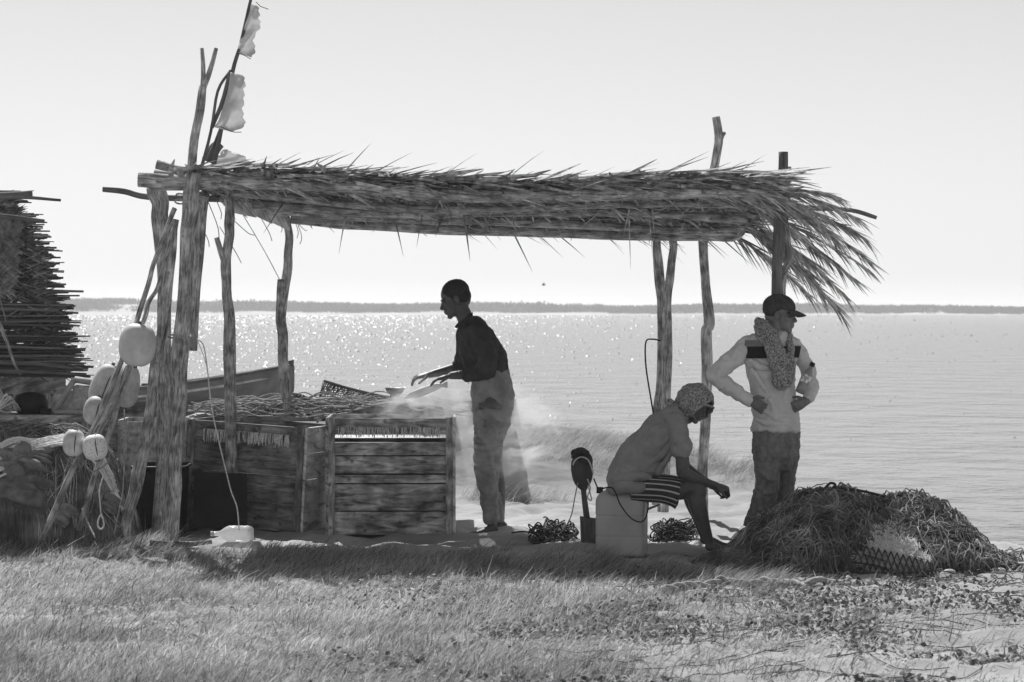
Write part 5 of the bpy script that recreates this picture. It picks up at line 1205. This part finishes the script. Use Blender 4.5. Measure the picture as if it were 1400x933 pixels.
cd = MB().tube(crom(PP([(700, 729, 17.0), (712, 727, 16.9), (728, 729, 16.9), (740, 734, 16.8)]), 14), .006, 6); tag(cd.build('loose_line', twine_dk), 'dark line trailing from the left coil towards the bare feet', 'line')

# ------------------------------------------------------------ big net pile, lower right
np_ = thing('net_pile', (2.4, 15.6, 0), 'large mound of dark fishing net and rope on the sand at the right', 'net pile')
prof = [(985, 775), (1008, 756), (1024, 734), (1050, 715), (1075, 700), (1100, 684), (1132, 675), (1165, 687), (1200, 692), (1232, 691), (1262, 691), (1290, 703), (1320, 727), (1350, 754), (1378, 778), (1402, 799), (1420, 812)]
HP, a0, a1 = mound('p', prof, 15.45, .85, 77, None, amp=.12, front=.95)
V, Q = mound_mesh(HP, a0, a1, 15.45, .85, .025); V[:, 2] -= .02
mesh_np('net_body', V, Q, M('net_mass', .03, .08, (25, 25, 25), 'Object', 6, .9, .9, .02), np_, None, True)
def lattice(H, x0, x1, y0, y1, n, sp, r_):
    out = []
    for sg in (-1, 1):
        for i in range(n):
            t = np.linspace(0, 1, 40); x = x0+(x1-x0)*(i/n)+sg*(t-.5)*(y1-y0)*1.1+.02*np.sin(t*23+i); y = y0+(y1-y0)*t+.015*np.sin(t*17+i*2)
            out.append(np.stack([x, y, H(x, y)+.02+.015*vn(x, y, 9, 3)], 1))
    return tubes_np(np.array(out), r_, 4)
SS = [lattice(HP, a0+.2, a1-.2, 14.95, 15.55, 62, .03, .0016), strands(HP, a0+.05, a1-.05, 14.65, 15.7, 2600, 14, .03, .0022, .05, 0, 1.8, 1.1, .03),
      strands(HP, a0+.1, a1-.1, 14.7, 15.6, 620, 22, .04, .004, .05, -.2, 1.2, .9, .06),
      strands(HP, a0+.2, a0+1.3, 14.9, 15.6, 420, 18, .035, .005, .05, .3, 1.0, .8, .05)]
V, Q, U = cat(*SS); mesh_np('netting', V, Q, twine, np_, U)
# sweeping ropes following the ridge
ar = []
for i in range(46):
    x = np.linspace(rng.uniform(1.7, 2.3), rng.uniform(2.9, 3.35), 26); t = np.linspace(0, 1, 26); y = 15.4-rng.uniform(0, .5)*t**1.3+rng.normal(0, .09)-.02*np.sin(t*5+i)
    ar.append(np.stack([x, y, HP(x, y)+rng.uniform(.004, .035)], 1))
V, Q, U = tubes_np(np.array(ar), .006, 5); mesh_np('ropes', V, Q, twine, np_, U)
lp = MB()
lp.tube(crom(PP([(1090, 685, 15.3), (1094, 675, 15.3), (1103, 674, 15.3), (1112, 680, 15.3)]), 12), .007, 6).tube(crom(PP([(1128, 668, 15.4), (1135, 661, 15.4), (1142, 663, 15.4), (1138, 669, 15.4), (1150, 668, 15.4), (1180, 672, 15.4), (1215, 682, 15.3), (1236, 700, 15.2), (1250, 714, 15.1), (1290, 732, 15.0), (1320, 760, 14.9)]), 50), .009, 7)
lp.tube(crom(PP([(1172, 712, 14.95), (1178, 702, 14.95), (1172, 696, 15.0), (1150, 700, 15.0), (1120, 706, 15.0)]), 24), .006, 6)
lp.build('loose_rope', twine_dk, np_)
# soft hair-like net clump at the left foot
HC, b0, b1 = mound('c', [(940, 775), (960, 765), (985, 757), (1010, 752), (1040, 750), (1075, 770)], 15.15, .3, 90, None, amp=.03)
S1 = strands(HC, b0, b1, 14.9, 15.3, 1600, 12, .02, .0016, .02, .2, .8, .5, .01); mesh_np('fine_netting', S1[0], S1[1], twine, np_)
# white fleecy netting with dark mesh over it
fl = thing('white_netting', P(1220, 780, 14.75), 'bundle of shaggy white netting bulging from the front of the dark net mound', 'netting')
n = 2600; poly = [(1198, 712), (1232, 712), (1250, 738), (1272, 768), (1262, 780), (1180, 778), (1168, 762), (1190, 740)]
def inpoly(x, y):
    c = np.zeros(len(x), bool); j = len(poly)-1
    for i in range(len(poly)):
        xi, yi = poly[i]; xj, yj = poly[j]
        c ^= ((yi > y) != (yj > y)) & (x < (xj-xi)*(y-yi)/(yj-yi+1e-9)+xi); j = i
    return c
x = rng.uniform(1165, 1275, n); y = rng.uniform(708, 782, n); k = inpoly(x, y); x, y = x[k], y[k]; n = len(x)
def surfY(px_, py_):
    Yt = np.arange(14.2, 15.6, .01); q = [P(px_, py_, a) for a in Yt]
    hz_ = HP(np.array([v.x for v in q]), Yt); zz_ = np.array([v.z for v in q]); k_ = np.where(zz_ < hz_)[0]
    return Yt[k_[0]] if len(k_) else 15.0
_rows = [705, 720, 740, 760, 790]; _ys = [min(surfY(1215, r__), surfY(1245, r__))-.09 for r__ in _rows]; _ys = [min(_ys[i:]+[15]) if 0 else _ys[i] for i in range(5)]
def YF(y_, x_=None):  # front surface of the bundle
    return np.interp(y_, _rows, _ys)
p = np.array([list(P(a, b, YF(b)+rng.uniform(-.012, .02))) for a, b in zip(x, y)])
D = unit(np.stack([rng.normal(0, .8, n), rng.normal(-.35, .3, n), rng.normal(.1, .7, n)], 1))
V, Q = blades_np(p, D, rng.uniform(.02, .05, n), .008, D*0, unit(np.cross(D, rng.normal(size=(n, 3)))), 2, .2)
wh = M('white_netting', .78, .8, (14, 14, 14), 'Object', 4, .8, transl=.35, island=.1, K=1)
mesh_np('shaggy_fibre', V, Q, wh, fl)
st = []
for yy_, xl, xr in ((711, 1199, 1231), (722, 1198, 1236), (738, 1188, 1250), (752, 1176, 1260), (766, 1170, 1270), (780, 1180, 1262)):
    st.append((P((xl+xr)/2, yy_, YF(yy_)+.10), P(xr, yy_, 14.8)*.5-P(xl, yy_, 14.8)*.5, Vector((0, .12, 0))))
MB().sect(st, 24, 2.5).build('core', wh, fl)
ln = []
for i in range(13):
    t = i/12; a_ = (1168+t*100, 742+t*24); 
    for sg in (-1, 1):
        ln.append([list(P(a_[0]+sg*g*14*1.0, a_[1]+g*36, YF(a_[1]+g*36)-.035-.01*math.sin(g*9+i))) for g in np.linspace(0, 1, 7)])
for r_ in range(4):
    ln.append([list(P(1164+g*108, 745+g*25+r_*11+1.5*math.sin(g*25+r_), YF(745+r_*11)-.038)) for g in np.linspace(0, 1, 7)])
V, Q, U = tubes_np(np.array(ln), .0048, 5); mesh_np('dark_mesh', V, Q, twine_dk, fl)
o = MB().ball(P(1298, 783, 14.6), (.04, .03, .022), None, 14, 8); tag(o.build('plastic_scrap', M('scrap', .2, .35, (30, 30, 30), 'Object', 4, .7)), 'small pale scrap of plastic at the right foot of the net mound', 'scrap')
o = MB().ball(P(1368, 781, 14.6), (.035, .03, .02), None, 14, 8); tag(o.build('foam_scrap', foam), 'white foam scrap low on the right end of the net mound', 'scrap')

# ------------------------------------------------------------ rope on the sand, bottle on its cord, litter
rp = MB()
for k_ in range(3):
    ln_ = crom([(904, 805), (930, 802), (960, 800), (990, 797), (1020, 796+k_), (1050, 797), (1080, 801), (1102, 808)], 60); pts = []
    for i, (x, y) in enumerate(ln_):
        g = G(x, y+5); pts.append(Vector((g.x, g.y+.02*math.cos(i*.5+k_*2.1), ground_z(g.x, g.y)+.018+.018*math.sin(i*.5+k_*2.1))))
    rp.tube(pts, .013, 7)
ln_ = crom([(1095, 806), (1120, 802), (1145, 797), (1160, 793)], 20); rp.tube([Vector((G(x, y+5).x, G(x, y+5).y, ground_z(G(x, y+5).x, G(x, y+5).y)+.03)) for x, y in ln_], .018, 8)
tag(rp.build('twisted_rope', M('sandy_rope', .13, .26, (50, 50, 50), 'Object', 5, .9, .8, .004)), 'thick twisted pale rope lying on the sand before the big net mound', 'rope')
o = MB(); g = G(1081, 808); o.ball((g.x, g.y, g.z+.03), (.05, .04, .035), None, 14, 10); tag(o.build('stone', M('stone', .08, .2, (20, 20, 20), 'Object', 5, .9, .6)), 'dark stone beside the twisted pale rope', 'stone')
btl = thing('plastic_bottle', P(320, 742, 16.35), 'clear plastic bottle lying on the sand below the hanging cord', 'bottle')
clr = M('clear_bottle', .75, .8, (20, 20, 20), 'Object', 3, .15, .1, .003, transl=.5, spec=.8, alpha=.75, K=1)
s_ = 16.35/F; c_ = P(291, 733, 16.35); gz = float(ground_z(c_.x+.15, 16.35)); c_.z = gz+.062
q = Vector((1, .05, 0)).to_track_quat('Z', 'Y').to_matrix().to_4x4()
MB().lathe(c_, [(.014, 0), (.016, .03), (.02, .05), (.045, .085), (.056, .11), (.055, .14), (.057, .15), (.055, .16), (.056, .20), (.054, .215), (.057, .23), (.05, .262), (.035, .275), (0, .27)], q, 28).build('bottle_body', clr, btl)
MB().lathe(c_, [(0, -.016), (.017, -.016), (.017, .008), (0, .009)], q).build('cap', foam, btl)
cd = MB()
cd.tube(crom(PP([(269, 464, 16.35), (277, 470, 16.35), (281, 486, 16.35), (284, 510, 16.3), (289, 555, 16.3), (296, 590, 16.3), (308, 640, 16.3), (316, 672, 16.3), (324, 694, 16.3), (327, 725, 16.3)]), 60), .0042, 6)
cd.tube(crom(PP([(270, 466, 16.35), (275, 478, 16.33), (280, 492, 16.33), (283, 503, 16.3)]), 14), .003, 5)
tag(cd.build('hanging_cord', rope_pale), 'pale cord hanging from the left posts down to the plastic bottle', 'cord')
lg = MB().stick(PP([(205, 742, 16.1), (250, 745, 16.1), (290, 741, 16.1)]), .02, .015, 8); tag(lg.build('driftwood', bark_dark), 'dark driftwood stick lying at the foot of the left posts', 'driftwood')
cb_ = MB().tube(crom(PP([(903, 466, 18.15), (892, 464, 18.14), (883, 468, 18.14), (883, 500, 18.14), (889, 540, 18.14), (894, 570, 18.14)]), 24), .006, 6)
tag(cb_.build('black_hose', black_pl), 'thin black hose hooked on the crooked back post behind the seated man', 'hose')

# ------------------------------------------------------------ covered heap behind the man at the crates, boat, bird
tc_ = thing('covered_heap', P(690, 665, 20.6), 'pale cloth-covered cone behind the legs of the man at the crates', 'heap')
st = []
for y, xl, xr in ((548, 676, 688), (568, 668, 697), (592, 660, 705), (620, 656, 714), (650, 652, 720), (674, 648, 724), (690, 645, 727)):
    st.append((P((xl+xr)/2, y, 20.6), P(xr, y, 20.6)*.5-P(xl, y, 20.6)*.5, Vector((0, (xr-xl)*.5*20.6/F, 0))))
m = MB().sect(st, 40, 2.0); V = np.array(m.V); V[:, 0] += .012*np.sin(V[:, 2]*22+V[:, 1]*30); m.V = [tuple(v) for v in V]
m.build('cover', M('pale_cover', .2, .27, (6, 6, 6), 'Object', 5, .9, .4, .01, transl=.15), tc_)
bo = thing('rowing_boat', P(320, 600, 23.5), 'dark wooden rowing boat with a pale line under its rim, drawn up beyond the shelter', 'boat')
BY = 23.5; s_ = BY/F
L0 = P(180, 530, BY); L1 = P(399, 500, BY)
hull = []; N_ = 28
def station(t):
    x = L0.x+(L1.x-L0.x)*t; rimz = L0.z+(L1.z-L0.z)*t**1.4; wdt = .62*(1-t**4)*1.0; kz = P(300, 552, BY).z+.12*t**5
    return x, rimz, wdt, kz
V = []; K = 15
for t in np.linspace(-.9, 1, N_*2):
    tt = abs(t) if t < 0 else t
    x, rz_, wd_, kz = station(max(t, 0)) if t >= 0 else (L0.x+(L1.x-L0.x)*t, L0.z+.0*t, .62*(1-abs(t/1.0)**6*.6), P(300, 552, BY).z)
    for j in range(K):
        a = PI*j/(K-1); V.append((x-.0*(1-abs(math.sin(a))), BY+wd_*math.cos(a)*1.0*(1 if True else 0)*(abs(math.cos(a))**-.2 if abs(math.cos(a)) > .02 else 1), rz_-(rz_-kz)*math.sin(a)**.7))
Fc = []; nn_ = N_*2
for i in range(nn_-1):
    for j in range(K-1): Fc.append([i*K+j, i*K+j+1, (i+1)*K+j+1, (i+1)*K+j])
hm_ = M('boat_paint', .09, .14, (2, 8, 8), 'Object', 5, .5, .3, .004)
ob = MB().add(V, Fc, None, True).build('hull', hm_, bo); sm_ = ob.modifiers.new('thick', 'SOLIDIFY'); sm_.thickness = .03; sm_.offset = -1
for sg in (-1, 1):
    rim = []; pl = []
    for t in np.linspace(0, .985, 26):
        x, rz_, wd_, kz = station(t); rim.append((x, BY+sg*(wd_+.012), rz_)); pl.append((x, BY+sg*(wd_+.02), rz_-.075))
    MB().tube(rim, .022, 6).build('gunwale', bark_dark, bo); MB().tube(pl, .014, 6).build('rubbing_strake', foam, bo)
MB().hexa([P(392, 552, BY-.03), P(399, 552, BY-.03), P(399, 552, BY+.03), P(392, 552, BY+.03), P(393, 494, BY-.03), P(402, 492, BY-.03), P(402, 492, BY+.03), P(393, 494, BY+.03)], 2).build('stem_post', bark_dark, bo)
for t in (.1, .5): 
    x, rz_, wd_, kz = station(t); MB().box((x-.1, BY-wd_+.03, rz_-.12), (x+.1, BY+wd_-.03, rz_-.09), 1).build('thwart', crate_wood, bo)
MB().box((L0.x-1.4, BY-.1, float(ground_z(0, BY))-.05), (L0.x+1.0, BY+.1, P(300, 556, BY).z), 0).build('keel_block', crate_dark, bo)
bd = thing('bird', P(743, 390, 120), 'tiny bird far off in the sky above the lagoon', 'bird'); c_ = P(743, 390, 120)
MB().limb([(c_+Vector((-.09, 0, 0)), .01), (c_, .035), (c_+Vector((.1, 0, .02)), .018)]).build('bird_body', black_pl, bd)
for sg in (-1, 1): MB().limb([(c_, .02, .03), (c_+Vector((.02, sg*.15, .1)), .012, .035), (c_+Vector((-.04, sg*.3, .04)), .004, .015)]).build('wing', black_pl, bd)

# ------------------------------------------------------------ smoke over the right crate
def smoke():
    m = bpy.data.materials.new('smoke'); m.use_nodes = True; n = m.node_tree.nodes; l = m.node_tree.links
    n.clear(); o = n.new('ShaderNodeOutputMaterial'); v = n.new('ShaderNodeVolumePrincipled'); v.inputs['Color'].default_value = (.9, .9, .9, 1); v.inputs['Anisotropy'].default_value = .5
    tc = n.new('ShaderNodeTexCoord'); mp = n.new('ShaderNodeMapping'); mp.inputs['Scale'].default_value = (3.0, 2.2, 6.0); l.new(tc.outputs['Object'], mp.inputs[0])
    nz = n.new('ShaderNodeTexNoise'); nz.inputs['Scale'].default_value = 1.3; nz.inputs['Detail'].default_value = 4; nz.inputs['Distortion'].default_value = 1.4; l.new(mp.outputs[0], nz.inputs[0])
    mr = n.new('ShaderNodeMapRange'); mr.inputs[1].default_value = .50; mr.inputs[2].default_value = .72; mr.inputs[3].default_value = .025; mr.inputs[4].default_value = 1; l.new(nz.outputs[0], mr.inputs[0])
    g = n.new('ShaderNodeVectorMath'); g.operation = 'SUBTRACT'; l.new(tc.outputs['Generated'], g.inputs[0]); g.inputs[1].default_value = (.5, .5, .52)
    g2 = n.new('ShaderNodeVectorMath'); g2.operation = 'MULTIPLY'; l.new(g.outputs[0], g2.inputs[0]); g2.inputs[1].default_value = (2.1, 2.1, 2.1)
    ln_ = n.new('ShaderNodeVectorMath'); ln_.operation = 'LENGTH'; l.new(g2.outputs[0], ln_.inputs[0])
    m2 = n.new('ShaderNodeMapRange'); m2.inputs[1].default_value = 1.0; m2.inputs[2].default_value = .15; m2.inputs[3].default_value = 0; m2.inputs[4].default_value = 1; l.new(ln_.outputs['Value'], m2.inputs[0])
    x = n.new('ShaderNodeMath'); x.operation = 'MULTIPLY'; l.new(mr.outputs[0], x.inputs[0]); l.new(m2.outputs[0], x.inputs[1])
    x2 = n.new('ShaderNodeMath'); x2.operation = 'MULTIPLY'; l.new(x.outputs[0], x2.inputs[0]); x2.inputs[1].default_value = 24.0
    l.new(x2.outputs[0], v.inputs['Density']); l.new(v.outputs[0], o.inputs['Volume'])
    a_ = P(470, 700, 17.1); c_ = P(790, 505, 17.1)
    b = MB().box((a_.x, 17.05, a_.z), (c_.x, 18.2, c_.z))
    tag(b.build('smoke', m), 'pale smoke drifting over the right crate and past the man', kind='stuff')
smoke()

# ------------------------------------------------------------ sea haze over the lagoon
def haze():
    m = bpy.data.materials.new('haze_air'); m.use_nodes = True; n = m.node_tree.nodes; l = m.node_tree.links
    n.clear(); o = n.new('ShaderNodeOutputMaterial'); v = n.new('ShaderNodeVolumePrincipled')
    v.inputs['Color'].default_value = (1, 1, 1, 1); v.inputs['Density'].default_value = .00055; v.inputs['Anisotropy'].default_value = .3
    l.new(v.outputs[0], o.inputs['Volume'])
    b = MB().box((-3500, -3500, -60), (3500, 4500, 14))
    return tag(b.build('haze', m), 'thin sea haze over the lagoon', kind='stuff')
haze()
